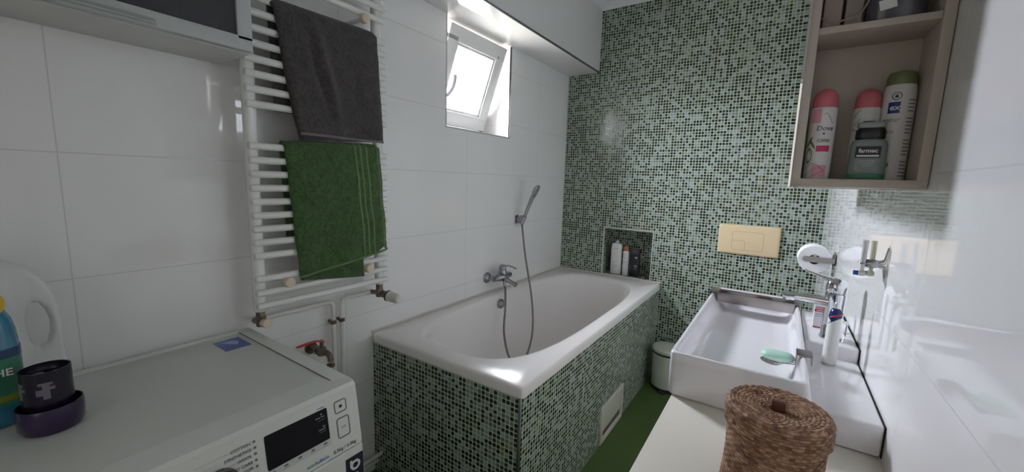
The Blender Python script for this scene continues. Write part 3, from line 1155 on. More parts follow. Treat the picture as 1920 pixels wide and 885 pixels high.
def towel(name, label, corners, bar_z, mat, back_z, seed, hemmat, crease=None, fold=None, thick=0.007):
    """corners: TL, TR, BL, BR as (y, z) of the front sheet"""
    (ya, za), (yb, zb), (yc, zc_), (yd, zd) = corners
    t = thing(name, label, 'towel', ((BX + 0.02), (ya + yb) / 2, (zc_ + zd) / 2))
    nu, nv = 56, 90

    def P(u, v, lay=0.0, zext=0.0):
        # v 0 = front bottom, 1 = top edge; >1 back down
        top_y = ya + (yb - ya) * u
        top_z = za + (zb - za) * u
        bot_y = yc + (yd - yc) * u
        bot_z = zc_ + (zd - zc_) * u + zext
        q = Vector((top_y * 3.1 + seed, 0, 0))
        if v <= 1:
            z = bot_z + (top_z - bot_z) * v
            y = bot_y + (top_y - bot_y) * v
            x = BX + 0.0175 + lay
            # roll over the bar near the top
            d = top_z - z
            if d < 0.020:
                x = BX + (0.0175 + lay) * math.sqrt(max(0.0, 1 - ((0.020 - d) / 0.020) ** 2))
            hang = 1 - v
            x += (0.006 * math.sin(u * 5.2 + seed) + 0.005 * noise.noise((u * 3.3, v * 2.2, seed))) * hang * 1.1 + 0.009 * hang
            x += 0.0016 * noise.noise((u * 22, v * 26, seed + 3))
            if crease:
                cu = crease[0] + crease[1] * (1 - v)
                dd = (u - cu) / 0.035
                x += -0.007 * math.exp(-dd * dd) * max(0, math.sin(PI * min(1, max(0, (v - 0.15) / 0.75)))) + 0.016 * math.exp(-((u - cu - 0.09) / 0.055) ** 2) * max(0, math.sin(PI * v))
            # soft edges
            e = min(u, 1 - u)
            x -= 0.006 * math.exp(-e / 0.02)
            y += 0.004 * noise.noise((v * 5, seed, u)) * (1 if u in (0, 1) else 1)
            z -= 0.010 * math.exp(-e / 0.035) * (1 if v > 0.97 else 0)
        else:
            s = v - 1
            y = top_y + 0.01 * s
            z = top_z - s * (top_z - back_z)
            d = top_z - z
            x = BX - 0.016
            if d < 0.020:
                x = BX - 0.016 * math.sqrt(max(0.0, 1 - ((0.020 - d) / 0.020) ** 2))
            x += 0.003 * math.sin(u * 6 + seed)
        return Vector((x, y, z))
    bm = B()
    uvl = bm.loops.layers.uv.new('UVMap')
    vlist = [i / 70 for i in range(0, 67)] + [0.955 + i * 0.005 for i in range(1, 9)] + [0.9975, 1.0] + [1.004, 1.012, 1.02, 1.035] + [1 + i / 20 for i in range(1, 21)]
    grid = []
    for v in vlist:
        grid.append([bm.verts.new(P(i / nu, v)) for i in range(nu + 1)])
    for j in range(len(vlist) - 1):
        for i in range(nu):
            f = bm.faces.new((grid[j][i], grid[j][i + 1], grid[j + 1][i + 1], grid[j + 1][i]))
            us = (i / nu, (i + 1) / nu, (i + 1) / nu, i / nu)
            vs = (vlist[j], vlist[j], vlist[j + 1], vlist[j + 1])
            for l, a, b in zip(f.loops, us, vs):
                l[uvl].uv = (a, b)
    o = mk('main_sheet', bm, mat, t, sharp=80)
    sm = o.modifiers.new('thickness', 'SOLIDIFY')
    sm.thickness = thick
    sm.offset = 0
    # hem along the lower edge
    bm = B()
    tube(bm, [P(i / 40, 0.006) + Vector((0.0035, 0, 0)) for i in range(41)], 0.0048, 8)
    mk('hem', bm, hemmat, t)
    if fold:
        # inner folded layer showing below the front sheet
        u0, u1, dz0, dz1 = fold
        bm = B()
        uvl = bm.loops.layers.uv.new('UVMap')
        g = []
        vs_ = [0, .03, .06, .1, .2, .35, .5, .65, .8]
        for v in vs_:
            row = []
            for i in range(25):
                s = i / 24
                u = u0 + (u1 - u0) * s
                p = P(u, v * 0.9)
                k = 1 - v / 0.8
                p.x -= 0.010 * (1 - 0.3 * v)
                p.z += (dz0 + (dz1 - dz0) * s) * k
                row.append(bm.verts.new(p))
            g.append(row)
        for j in range(len(vs_) - 1):
            for i in range(24):
                f = bm.faces.new((g[j][i], g[j][i + 1], g[j + 1][i + 1], g[j + 1][i]))
                for l in f.loops:
                    l[uvl].uv = (0.3, 0.3)
        o = mk('folded_layer', bm, mat, t, sharp=80)
        sm = o.modifiers.new('thickness', 'SOLIDIFY')
        sm.thickness = 0.007
        sm.offset = 0
    return t, P


tg, PG = towel('grey_towel', 'dark grey terry towel folded over the upper radiator bars', ((-2.243, 1.893), (-1.862, 1.905), (-2.176, 1.494), (-1.848, 1.496)), 1.883, TERRY_G, 1.56, 1.7, HEM_G, crease=(0.22, 0.16), fold=(0.0, 0.93, -0.020, 0.002))
tn, PN = towel('green_towel', 'moss green terry towel with woven stripes over the middle radiator bars', ((-2.222, 1.468), (-1.858, 1.488), (-2.190, 1.010), (-1.832, 1.068)), 1.446, TERRY_N, 1.15, 4.1, pbr('green_hem', (0.11, 0.20, 0.075), 0.85), fold=(0.02, 0.70, -0.012, -0.078))
bm = B()
pz = PN(0.93, 0.02)
box(bm, pz.x + 0.004, pz.x + 0.0055, pz.y - 0.016, pz.y + 0.010, pz.z - 0.012, pz.z + 0.004, rot=Matrix.Rotation(0.5, 3, 'X'))
mk('care_tag', bm, WHITE_TX, tn, label='small white care tag')

# ================================================================== WASHING MACHINE
MX0, MX1, MY0, MY1, MZ = 0.020, 0.606, -2.919, -2.319, 0.850
wm = thing('washing_machine', 'white front loading washing machine against the left wall', 'washing machine', ((MX0 + MX1) / 2, (MY0 + MY1) / 2, 0))
bm = B()
box(bm, MX0 + 0.01, MX1 - 0.004, MY0 + 0.004, MY1 - 0.004, 0.03, 0.822, 0.008, 3)
mk('casing', bm, WM, wm)
bm = B()
# worktop: raised rim around a slightly lower field
box(bm, MX0, MX1 - 0.03, MY0, MY1, 0.822, MZ - 0.003, 0.005, 3)
tp2 = mk('top_plate', bm, WM, wm)
bm = B()
for a in ((MX0, MX0 + 0.027, MY0, MY1), (MX0 + 0.02, MX1 - 0.035, MY1 - 0.040, MY1), (MX0 + 0.02, MX1 - 0.035, MY0, MY0 + 0.040)):
    box(bm, a[0], a[1], a[2], a[3], MZ - 0.006, MZ, 0.002)
mk('top_rim', bm, WM, tp2)
bm = B()
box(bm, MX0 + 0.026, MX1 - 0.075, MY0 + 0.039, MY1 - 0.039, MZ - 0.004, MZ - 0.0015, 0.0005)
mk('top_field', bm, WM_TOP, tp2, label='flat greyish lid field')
bm = B()
box(bm, MX0 + 0.026, MX1 - 0.045, MY1 - 0.0405, MY1 - 0.0385, MZ - 0.004, MZ + 0.0002)
mk('lid_gap', bm, pbr('lid_gap_grey', (0.16, 0.16, 0.15), 0.8), tp2, label='dark gap along the lid field')
# front panel: slanted, slightly bulging
bm = B()
prof = [(MX1 - 0.085, MZ - 0.002), (MX1 - 0.020, MZ), (MX1 - 0.004, MZ - 0.002), (MX1 + 0.003, MZ - 0.010), (MX1 + 0.027, 0.693), (MX1 + 0.022, 0.690), (MX1 - 0.085, 0.690)]
loft(bm, [[Vector((x, y, z)) for x, z in prof] for y in (MY0, MY1)])
bmesh.ops.bevel(bm, geom=[e for e in bm.edges if abs(e.verts[0].co.y - e.verts[1].co.y) < 1e-6], offset=0.003, segments=2, affect='EDGES')
cp = mk('control_panel', bm, WM, wm, sharp=20)
bm = B()
prof = [(MX1 - 0.05, 0.6875), (MX1 + 0.024, 0.6875), (MX1 + 0.028, 0.684), (MX1 + 0.034, 0.55), (MX1 + 0.037, 0.40), (MX1 + 0.034, 0.22), (MX1 + 0.026, 0.07), (MX1 - 0.05, 0.07)]
loft(bm, [[Vector((x, y, z)) for x, z in prof] for y in (MY0, MY1)])
bmesh.ops.bevel(bm, geom=[e for e in bm.edges if abs(e.verts[0].co.y - e.verts[1].co.y) < 1e-6], offset=0.003, segments=2, affect='EDGES')
mk('front_panel', bm, WM, wm, sharp=20)
bm = B()
lathe(bm, [(0.23, 0.0), (0.235, 0.008), (0.22, 0.026), (0.185, 0.030), (0.175, 0.016)], (MX1 + 0.030, -2.62, 0.40), 64, axis=RY)
dr = mk('door_ring', bm, ALU, wm, label='grey round door ring')
bm = B()
lathe(bm, [(0.178, 0.010), (0.17, 0.030), (0.12, 0.045), (0.02, 0.050)], (MX1 + 0.028, -2.62, 0.40), 64, axis=RY)
mk('door_glass', bm, BLACKG, dr)
for (fx, fy) in ((0.08, MY0 + 0.06), (0.08, MY1 - 0.06), (MX1 - 0.06, MY0 + 0.06), (MX1 - 0.06, MY1 - 0.06)):
    bm = B()
    cyl(bm, (fx, fy, 0), (fx, fy, 0.035), 0.022, seg=18)
    mk('foot', bm, RUB, wm)


def front_x(z):
    pts = [(0.840, 0.003), (0.693, 0.027), (0.684, 0.028), (0.55, 0.034), (0.40, 0.037)]
    for (za, xa), (zb, xb) in zip(pts[:-1], pts[1:]):
        if z >= zb:
            return MX1 + xa + (xb - xa) * (za - z) / (za - zb)
    return MX1 + 0.037


def fplate(bm, y0, y1, z0, z1, r, th, seg=5, hollow=0.0):
    """rounded plate lying on the machine's front"""
    pr = rrect(y0, y1, z0, z1, r, 0, seg)
    ring = lambda off, d: [Vector((front_x(q.y) + d, q.x, q.y)) for q in rrect(y0 + off, y1 - off, z0 + off, z1 - off, max(0.0005, r - off), 0, seg)]
    if hollow:
        loft(bm, [ring(0, -0.001), ring(0, th), ring(hollow, th), ring(hollow, -0.001)], False, False)
    else:
        loft(bm, [ring(0, -0.002), ring(0, th)], False, True)


bm = B()
fplate(bm, -2.541, -2.402, 0.7425, 0.8165, 0.004, 0.0008)
disp = mk('display', bm, BLACKG, cp, label='black display window', sharp=50)
bm = B()
fplate(bm, -2.5405, -2.4005, 0.7275, 0.7425, 0.001, 0.0012)
mk('touch_strip', bm, ALU, cp, label='silver touch key strip')
for (yc, zc_, hy, hz) in ((-2.3675, 0.8045, 0.0160, 0.0150), (-2.3655, 0.7525, 0.0165, 0.0245)):
    bm = B()
    fplate(bm, yc - hy, yc + hy, zc_ - hz, zc_ + hz, 0.006, 0.0016, hollow=0.0022)
    k_ = mk('button', bm, pbr('grey_key_ring', (0.22, 0.22, 0.23), 0.35), cp, label='grey outlined key')
U_, V_ = Vector((0, 1, 0)), Vector((0, 0, 1))
TL = Vector((0.10, 0, -1))


def ftext(bm, s, y, z, size, align='LEFT', bold=0.0, shear=0, xs=1.0):
    text_bm(bm, s, Vector((front_x(z) + 0.0008, y, z)), (0, 1, 0), (-0.16, 0, 1), size, 0.0003, align=align, bold=bold, shear=shear, xscale=xs)


bm = B()
for s, z in (('COTTON', 0.8135), ('SYNTHETICS', 0.8010), ('WOOL', 0.7885), ('BABY CARE', 0.7755), ('OUTDOOR', 0.7640)):
    ftext(bm, s, -2.5660, z, 0.0085, 'RIGHT', 0.0)
for k, z in enumerate((0.8165, 0.8040, 0.7915, 0.7785, 0.7655)):
    lathe(bm, [(0.0028, 0.0), (0.0028, 0.0008), (0.0018, 0.0008), (0.0018, 0.0)], (front_x(z), -2.5595, z), 12, axis=RY)
for k, (y, z) in enumerate(((-2.532, 0.7345), (-2.505, 0.7350), (-2.475, 0.7350), (-2.445, 0.7350), (-2.415, 0.7350))):
    box(bm, front_x(z) + 0.001, front_x(z) + 0.0016, y - 0.004, y + 0.004, z, z + 0.0035)
    box(bm, front_x(z) + 0.0012, front_x(z) + 0.0018, y - 0.006, y + 0.006, z - 0.0040, z - 0.0028)
ftext(bm, '8.0kg / 6.0kg', -2.3985, 0.7000, 0.0118)
box(bm, front_x(0.8205), front_x(0.8205) + 0.0006, -2.425, -2.408, 0.8200, 0.8215)
mk('lettering', bm, GREY_TX, cp, flat=True, label='small grey programme names')
bm = B()
for k, z in enumerate((0.8150, 0.8040, 0.7905, 0.7780)):
    y1_ = -2.5660 - (0.040, 0.060, 0.028, 0.050)[k]
    box(bm, front_x(z), front_x(z) + 0.0003, y1_ - 0.035 - 0.02 * (k == 0), y1_, z + 0.0014, z + 0.0018)
mk('guide_line', bm, LGREY_TX, cp, flat=True)
bm = B()
ftext(bm, 'eco', -2.4640, 0.7000, 0.0125)
mk('eco_lettering', bm, GREEN_TX, cp, flat=True, label='green word eco')
bm = B()
ftext(bm, 'bubble', -2.4440, 0.7000, 0.0125)
mk('bubble_lettering', bm, BLUE_TX, cp, flat=True, label='blue word bubble')
bm = B()
for s, z in (('Delay End', 0.7990), ('My', 0.7760), ('Options', 0.7705)):
    ftext(bm, s, -2.4100, z, 0.0052, 'RIGHT')
for z in (0.7935, 0.7655):
    box(bm, front_x(z) + 0.0006, front_x(z) + 0.0012, -2.426, -2.409, z, z + 0.0004)
lathe(bm, [(0.0022, 0.0012), (0.0022, 0.0016), (0.0015, 0.0016), (0.0015, 0.0012)], (front_x(0.807), -2.4165, 0.807), 14, axis=RY)
mk('display_lettering', bm, LGREY_TX, disp, flat=True)
bm = B()
lathe(bm, [(0.0042, 0.0012), (0.0042, 0.0014), (0.0036, 0.0014), (0.0036, 0.0012)], (front_x(0.8045), -2.3675, 0.8045), 20, axis=RY)
mk('button_symbol', bm, LGREY_TX, cp, flat=True)
bm = B()
ftext(bm, '▷II', -2.3655, 0.7505, 0.0075, 'CENTER')
mk('button_symbol', bm, LGREY_TX, cp, flat=True)
bm = B()
lathe(bm, [(0.036, 0.0), (0.036, 0.004), (0.032, 0.006), (0.028, 0.026), (0.024, 0.030), (0.002, 0.031)], (front_x(0.765), -2.628, 0.7625), 48, axis=RY)
mk('dial', bm, pbr('dark_dial', (0.05, 0.035, 0.04), 0.25), cp, label='dark round programme dial')
bm = B()
fplate(bm, -2.3700, -2.3215, 0.585, 0.6680, 0.001, 0.0008)
bd = mk('badge', bm, pbr('navy_badge', (0.012, 0.012, 0.035), 0.35), wm, label='dark badge with white motor emblem')
bm = B()
ez, ey = 0.6430, -2.3440
lathe(bm, [(0.0135, 0.0008), (0.0135, 0.0014), (0.0072, 0.0014), (0.0072, 0.0008)], (front_x(ez), ey, ez), 28, axis=RY)
box(bm, front_x(ez) + 0.0006, front_x(ez) + 0.0016, ey - 0.0150, ey - 0.0090, ez - 0.002, ez + 0.016)
ftext(bm, 'DIGITAL', -2.3650, 0.6180, 0.0085, xs=0.9)
ftext(bm, 'INVERTER', -2.3650, 0.6080, 0.0085, xs=0.85)
mk('badge_emblem', bm, WHITE_TX, bd, flat=True)
bm = B()
box(bm, 0.082, 0.174, -2.443, -2.375, MZ - 0.0018, MZ - 0.0008)
st = mk('sticker', bm, pbr('blue_sticker', (0.05, 0.09, 0.33), 0.3, var=0.4, vscale=30), wm, flat=True, label='blue sticker on the lid')
bm = B()
loft(bm, [[Vector((0.097 + 0.03 * t, y, MZ - 0.0008)) for t, y in ((0, -2.43), (0.9, -2.415), (1.6, -2.40), (0.7, -2.388), (0.1, -2.396))], [Vector((0.097 + 0.03 * t, y, MZ - 0.0004)) for t, y in ((0, -2.43), (0.9, -2.415), (1.6, -2.40), (0.7, -2.388), (0.1, -2.396))]])
mk('sticker_picture', bm, pbr('pale_sticker_print', (0.30, 0.38, 0.62), 0.3), st, flat=True)

# ------------------------------------------------------------------ things on the machine
zt = MZ - 0.0014
# white canister with a side handle
jug = thing('detergent_canister', 'big white plastic canister with a moulded handle at the left wall', 'canister', (0.115, -2.84, zt))
bm = B()
outl = [(-2.965, 0.0), (-2.752, 0.0), (-2.744, 0.008), (-2.741, 0.06), (-2.739, 0.14), (-2.741, 0.200), (-2.748, 0.240), (-2.762, 0.272), (-2.782, 0.298), (-2.806, 0.313), (-2.826, 0.318), (-2.834, 0.322), (-2.838, 0.345), (-2.872, 0.345), (-2.876, 0.322), (-2.930, 0.300), (-2.955, 0.27), (-2.968, 0.20), (-2.972, 0.06), (-2.970, 0.008)]
hole = [(-2.757, 0.170), (-2.762, 0.195), (-2.770, 0.212), (-2.781, 0.216), (-2.789, 0.205), (-2.793, 0.180), (-2.792, 0.150), (-2.788, 0.122), (-2.777, 0.113), (-2.764, 0.122), (-2.758, 0.145)]
hc_ = (-2.775, 0.165)


def canister(bm, thick):
    # outline and hole as two loops bridged by rings (by angle around the hole centre)
    K = 120

    def ray_poly(poly, a, c):
        d = (math.cos(a), math.sin(a))
        best = None
        for (p, q) in zip(poly, poly[1:] + poly[:1]):
            ex, ey = q[0] - p[0], q[1] - p[1]
            den = d[0] * ey - d[1] * ex
            if abs(den) < 1e-12:
                continue
            t = ((p[0] - c[0]) * ey - (p[1] - c[1]) * ex) / den
            s = ((p[0] - c[0]) * d[1] - (p[1] - c[1]) * d[0]) / den
            if t > 0 and -1e-9 <= s <= 1 + 1e-9:
                if best is None or t > best:
                    best = t
        return best
    rings = []
    A = [2 * PI * k / K for k in range(K)]
    ro = [ray_poly(outl, a, hc_) for a in A]
    ri = [ray_poly(hole, a, hc_) for a in A]

    def ring(f, x):
        return [Vector((x, hc_[0] + math.cos(a) * (i + (o - i) * f), zt + hc_[1] + math.sin(a) * (i + (o - i) * f))) for a, i, o in zip(A, ri, ro)]

    def hx(f, a, i, o):
        # half thickness: fat body, slim handle
        y = hc_[0] + math.cos(a) * (i + (o - i) * f)
        z = hc_[1] + math.sin(a) * (i + (o - i) * f)
        body = min(1.0, max(0.0, (-2.785 - y) / 0.03))
        low = min(1.0, max(0.0, (0.115 - z) / 0.04))
        t = 0.016 + (thick - 0.016) * max(body, low)
        if z > 0.30:
            t = min(t, 0.017 + max(0, 0.32 - z) * 1.2)
        e = min(f, 1 - f) * (o - i)
        return t * min(1.0, math.sqrt(max(0.0, 1 - max(0, 1 - e / 0.014) ** 2)) + 0.02)
    for side in (1, -1):
        fs = [0, .03, .08, .16, .3, .45, .6, .75, .86, .93, .97, 1.0]
        if side == -1:
            fs = fs[::-1]
        for f in fs:
            rings.append([Vector((0.105 + side * hx(f, a, i, o), hc_[0] + math.cos(a) * (i + (o - i) * f), zt + hc_[1] + math.sin(a) * (i + (o - i) * f))) for a, i, o in zip(A, ri, ro)])
    rings.append(rings[0])
    loft(bm, rings, False, False)
    bmesh.ops.remove_doubles(bm, verts=bm.verts[:], dist=0.0002)


canister(bm, 0.055)
mk('body', bm, WPLAST, jug, sharp=70)
bm = B()
cyl(bm, (0.105, -2.855, zt + 0.335), (0.105, -2.855, zt + 0.372), 0.026, 0.025, 32, 0.003)
mk('screw_cap', bm, WPLAST, jug)

# blue-green detergent bottle
bt = thing('detergent_bottle', 'blue and green liquid detergent bottle with a yellow badge beside the canister', 'bottle', (0.205, -2.875, zt))
BC = (0.205, -2.872)


def flat_ring(cx, cy_, a, b, z, n=40, p=2.6, rot=0.0):
    out = []
    for k in range(n):
        t = 2 * PI * k / n
        x, y = sup(t, a, b, p)
        out.append(Vector((cx + x * math.cos(rot) - y * math.sin(rot), cy_ + x * math.sin(rot) + y * math.cos(rot), z)))
    return out


LIQ = pbr('blue_detergent', (0.035, 0.20, 0.34), 0.12, coat=0.4, var=0.2, vscale=15)
bm = B()
loft(bm, [flat_ring(*BC, a, b, zt + z) for a, b, z in ((.030, .050, 0), (.036, .058, .006), (.037, .060, .05), (.037, .062, .12), (.037, .061, .17), (.036, .059, .195), (.034, .055, .215), (.030, .047, .235), (.022, .034, .252), (.015, .018, .262), (.014, .014, .285))])
mk('body', bm, LIQ, bt, sharp=60)
bm = B()
loft(bm, [flat_ring(*BC, a, b, zt + z) for a, b, z in ((.0375, .0605, .045), (.0378, .0622, .10), (.0378, .0622, .150))])
mk('green_label', bm, pbr('teal_green_label', (0.05, 0.20, 0.13), 0.3, var=0.6, vscale=25), bt, label='teal green lower label')
bm = B()
loft(bm, [flat_ring(*BC, a, b, zt + z) for a, b, z in ((.0381, .0626, .140), (.0381, .0626, .158))])
mk('dark_band', bm, pbr('navy_band', (0.02, 0.06, 0.14), 0.3), bt)
bm = B()
loft(bm, [flat_ring(*BC, a, b, zt + z) for a, b, z in ((.0381, .0626, .055), (.0381, .0626, .066))])
mk('yellow_band', bm, pbr('olive_yellow', (0.25, 0.28, 0.03), 0.3), bt)
bm = B()
lathe(bm, [(0.030, 0.0), (0.030, 0.0022), (0.028, 0.003), (0.001, 0.003)], (0.2385, -2.852, zt + 0.252), 32, axis=RY, sy_=0.95)
yb = mk('yellow_badge', bm, pbr('yellow_badge', (0.62, 0.42, 0.03), 0.35), bt, label='round yellow badge')
bm = B()
box(bm, 0.2410, 0.2428, -2.868, -2.840, zt + 0.244, zt + 0.251, 0.0005, rot=Matrix.Rotation(0.35, 3, 'X'))
box(bm, 0.2410, 0.2428, -2.862, -2.842, zt + 0.258, zt + 0.263, 0.0005, rot=Matrix.Rotation(0.25, 3, 'X'))
mk('badge_marks', bm, pbr('ink_blue', (0.03, 0.05, 0.15), 0.4), yb)
bm = B()
text_bm(bm, 'HE', Vector((0.2440, -2.838, zt + 0.108)), (0, 1, 0), (0, 0, 1), 0.020, 0.0005, align='CENTER', bold=0.0004)
mk('label_lettering', bm, WHITE_TX, bt, flat=True)
bm = B()
cyl(bm, (*BC, zt + 0.280), (*BC, zt + 0.315), 0.020, 0.019, 28, 0.003)
mk('cap', bm, pbr('bottle_cap_blue', (0.03, 0.08, 0.30), 0.3), bt)

# purple dosing ball: oval base and clear-patterned cup
PUR = pbr('dark_purple_plastic', (0.028, 0.012, 0.060), 0.22, coat=0.3, var=0.3, vscale=12)
cup = thing('dosing_cup', 'dark purple dosing cup with a round base near the machine edge', 'measuring cup', (0.30, -2.79, zt))
bm = B()
lathe(bm, [(0.030, 0.0), (0.040, 0.002), (0.0455, 0.012), (0.0465, 0.030), (0.0465, 0.048), (0.0455, 0.053), (0.0435, 0.053), (0.043, 0.048), (0.040, 0.040), (0.002, 0.038)], (0.300, -2.790, zt), 48)
mk('base', bm, PUR, cup)
bm = B()
lathe(bm, [(0.036, 0.040), (0.0360, 0.046), (0.0350, 0.080), (0.0350, 0.118), (0.0350, 0.1225), (0.0325, 0.1225), (0.0320, 0.112), (0.0300, 0.108), (0.002, 0.107)], (0.292, -2.790, zt), 48)
tb = mk('inner_cup', bm, pbr('black_purple_plastic', (0.010, 0.007, 0.020), 0.25), cup)
bm = B()
for a0, sc_ in ((-0.15, 1.0), (-1.35, 1.0)):
    for (da, z0, z1, wd) in ((0, .070, .100, .28), (-.14, .078, .090, .5), (.12, .088, .094, .42), (-.02, .098, .103, .55)):
        patch_cyl(bm, 0.292, -2.790, 0.0352, a0 + da - wd / 2, a0 + da + wd / 2, zt + z0, zt + z1, 6, 0.0003)
mk('pale_print', bm, pbr('greyish_print', (0.16, 0.14, 0.18), 0.4), tb, label='greyish printed marks')
bm = B()
for a in (0.4, 2.0, 3.6, 5.2):
    lathe(bm, [(0.0, 0), (0.008, 0), (0.007, 0.0008), (0.001, 0.0008)], (0.292 + 0.017 * math.cos(a), -2.790 + 0.017 * math.sin(a), zt + 0.1072), 16)
mk('top_dots', bm, pbr('grey_dots', (0.12, 0.10, 0.14), 0.3), tb)

# ================================================================== LEFT WALL CABINET
cb = thing('wall_cabinet', 'wall cabinet with grey smoked glass door left of the radiator', 'cabinet', (0.1, -2.75, 1.686))
KY1, KY0, KZ0, KZ1, KX = -2.347, -3.15, 1.686, 2.30, 0.196
CB = pbr('cabinet_carcass', (0.60, 0.60, 0.57), 0.4)
bm = B()
box(bm, 0.001, KX, KY0, KY1, KZ0, KZ0 + 0.016, 0.001)
box(bm, 0.001, KX, KY0, KY1, KZ1 - 0.016, KZ1, 0.001)
box(bm, 0.001, KX, KY1 - 0.016, KY1, KZ0 + 0.016, KZ1 - 0.016, 0.001)
box(bm, 0.001, KX, KY0, KY0 + 0.016, KZ0 + 0.016, KZ1 - 0.016, 0.001)
box(bm, 0.001, 0.006, KY0 + 0.016, KY1 - 0.016, KZ0 + 0.016, KZ1 - 0.016)
mk('carcass', bm, CB, cb)
bm = B()
box(bm, 0.008, KX - 0.01, KY0 + 0.016, KY1 - 0.016, 1.985, 2.000, 0.001)
mk('shelf', bm, CB, cb)
bm = B()
DX0, DX1 = 0.2015, 0.222
for a in ((KY0, KY1, KZ0 + 0.003, KZ0 + 0.038), (KY0, KY1, KZ1 - 0.038, KZ1), (KY0, KY0 + 0.035, KZ0 + 0.03, KZ1 - 0.03), (KY1 - 0.035, KY1, KZ0 + 0.03, KZ1 - 0.03)):
    box(bm, DX0, DX1, a[0], a[1], a[2], a[3], 0.0012)
dd_ = mk('door', bm, pbr('door_aluminium', (0.47, 0.50, 0.49), 0.42), cb, label='grey aluminium door frame')
bm = B()
box(bm, 0.210, 0.214, KY0 + 0.033, KY1 - 0.033, KZ0 + 0.036, KZ1 - 0.036)
mk('door_glass', bm, SMOKE, dd_, flat=True, label='smoked glass pane')
bm = B()
rings = []
for y, k in ((-2.84, .2), (-2.82, 1), (-2.60, 1), (-2.565, .9), (-2.552, .2)):
    rings.append([Vector((DX1 - 0.001 + px * k, y, 1.703 + pz_)) for px, pz_ in ((0, -0.008), (0.016, -0.010), (0.019, -0.007), (0.015, -0.003), (0.006, 0.000), (0, 0.006))])
loft(bm, rings)
mk('handle', bm, pbr('door_aluminium', (0.47, 0.50, 0.49), 0.42), dd_, label='long grey grip strip')
for (y, hgt, r, col, nm, lab, cat) in ((-2.425, 0.17, 0.030, (0.55, 0.55, 0.60), 'shampoo_bottle', 'pale bottle nearest the hinge inside the smoked glass cabinet', 'bottle'),
                                       (-2.500, 0.20, 0.028, (0.62, 0.60, 0.66), 'lotion_bottle', 'whitish bottle in the middle inside the smoked glass cabinet', 'bottle'),
                                       (-2.575, 0.18, 0.027, (0.50, 0.20, 0.20), 'spray_bottle', 'reddish bottle leftmost inside the smoked glass cabinet', 'bottle')):
    t = thing(nm, lab, cat, (0.12, y, KZ0 + 0.016))
    z0 = KZ0 + 0.0162
    bm = B()
    lathe(bm, [(r * .9, z0), (r, z0 + .004), (r, z0 + hgt * .72), (r * .8, z0 + hgt * .8), (r * .4, z0 + hgt * .84)], (0.13, y, 0), 28)
    mk('body', bm, pbr(nm + '_m', col, 0.35), t)
    bm = B()
    cyl(bm, (0.13, y, z0 + hgt * .83), (0.13, y, z0 + hgt), r * .5, seg=20, bev=0.002)
    mk('cap', bm, WPLAST, t)

# ================================================================== NICHE BOTTLES
z0 = NZ0 + 0.0005
t = thing('shampoo_bottle', 'tall white shampoo bottle at the left of the mosaic niche', 'bottle', (0.449, 0.055, z0))
bm = B()
loft(bm, [flat_ring(0.449, 0.055, a, b, z0 + z, p=3) for a, b, z in ((.036, .020, 0), (.0405, .024, .006), (.041, .025, .12), (.041, .025, .216), (.038, .022, .232), (.020, .014, .238))])
b0 = mk('body', bm, WPLAST, t, sharp=50)
bm = B()
cyl(bm, (0.449, 0.055, z0 + .236), (0.449, 0.055, z0 + .257), 0.011, seg=20, bev=0.002)
mk('cap', bm, WPLAST, t)
bm = B()
for k in range(6):
    box(bm, 0.432 + k * 0.006, 0.4362 + k * 0.006, 0.0294, 0.0299, z0 + 0.195, z0 + 0.201)
box(bm, 0.434, 0.456, 0.0294, 0.0299, z0 + 0.090, z0 + 0.094)
for k in range(3):
    box(bm, 0.43, 0.468, 0.0294, 0.0299, z0 + 0.070 - k * 0.007, z0 + 0.072 - k * 0.007)
mk('label_lettering', bm, LGREY_TX, t, flat=True)
t = thing('conditioner_bottle', 'slim white bottle with a copper cap in the middle of the niche', 'bottle', (0.524, 0.055, z0))
bm = B()
loft(bm, [flat_ring(0.5235, 0.055, a, b, z0 + z, p=2.6) for a, b, z in ((.020, .018, 0), (.0225, .021, .004), (.0225, .021, .178), (.020, .019, .184), (.014, .013, .188))])
mk('body', bm, WPLAST, t, sharp=50)
bm = B()
lathe(bm, [(0.017, 0.184), (0.019, 0.188), (0.019, 0.205), (0.013, 0.220), (0.010, 0.224), (0.002, 0.225)], (0.5235, 0.055, z0), 28)
mk('cap', bm, pbr('copper_cap', (0.42, 0.17, 0.09), 0.3, metal=0.4), t, label='copper brown cap')
bm = B()
box(bm, 0.511, 0.536, 0.0335, 0.034, z0 + 0.100, z0 + 0.104)
box(bm, 0.505, 0.542, 0.0335, 0.034, z0 + 0.088, z0 + 0.0895)
box(bm, 0.505, 0.542, 0.0335, 0.034, z0 + 0.050, z0 + 0.0515)
mk('label_lettering', bm, LGREY_TX, t, flat=True)
t = thing('shower_gel_bottle', 'dark grey shower gel bottle at the right of the niche', 'bottle', (0.594, 0.06, z0))
bm = B()
loft(bm, [flat_ring(0.592, 0.06, a, b, z0 + z, p=3) for a, b, z in ((.030, .018, 0), (.033, .020, .006), (.034, .021, .05), (.034, .021, .160), (.033, .020, .166))])
mk('body', bm, pbr('anthracite_plastic', (0.018, 0.019, 0.025), 0.3), t, sharp=50)
bm = B()
loft(bm, [flat_ring(0.592, 0.06, a, b, z0 + z, p=3) for a, b, z in ((.0335, .0205, .168), (.034, .021, .172), (.034, .021, .204), (.030, .018, .208))])
mk('cap', bm, DARKP, t, sharp=50)
bm = B()
box(bm, 0.594, 0.612, 0.0384, 0.039, z0 + 0.145, z0 + 0.150)
box(bm, 0.598, 0.612, 0.0384, 0.039, z0 + 0.138, z0 + 0.141)
box(bm, 0.590, 0.612, 0.0384, 0.039, z0 + 0.060, z0 + 0.0615)
mk('label_lettering', bm, WHITE_TX, t, flat=True)
bm = B()
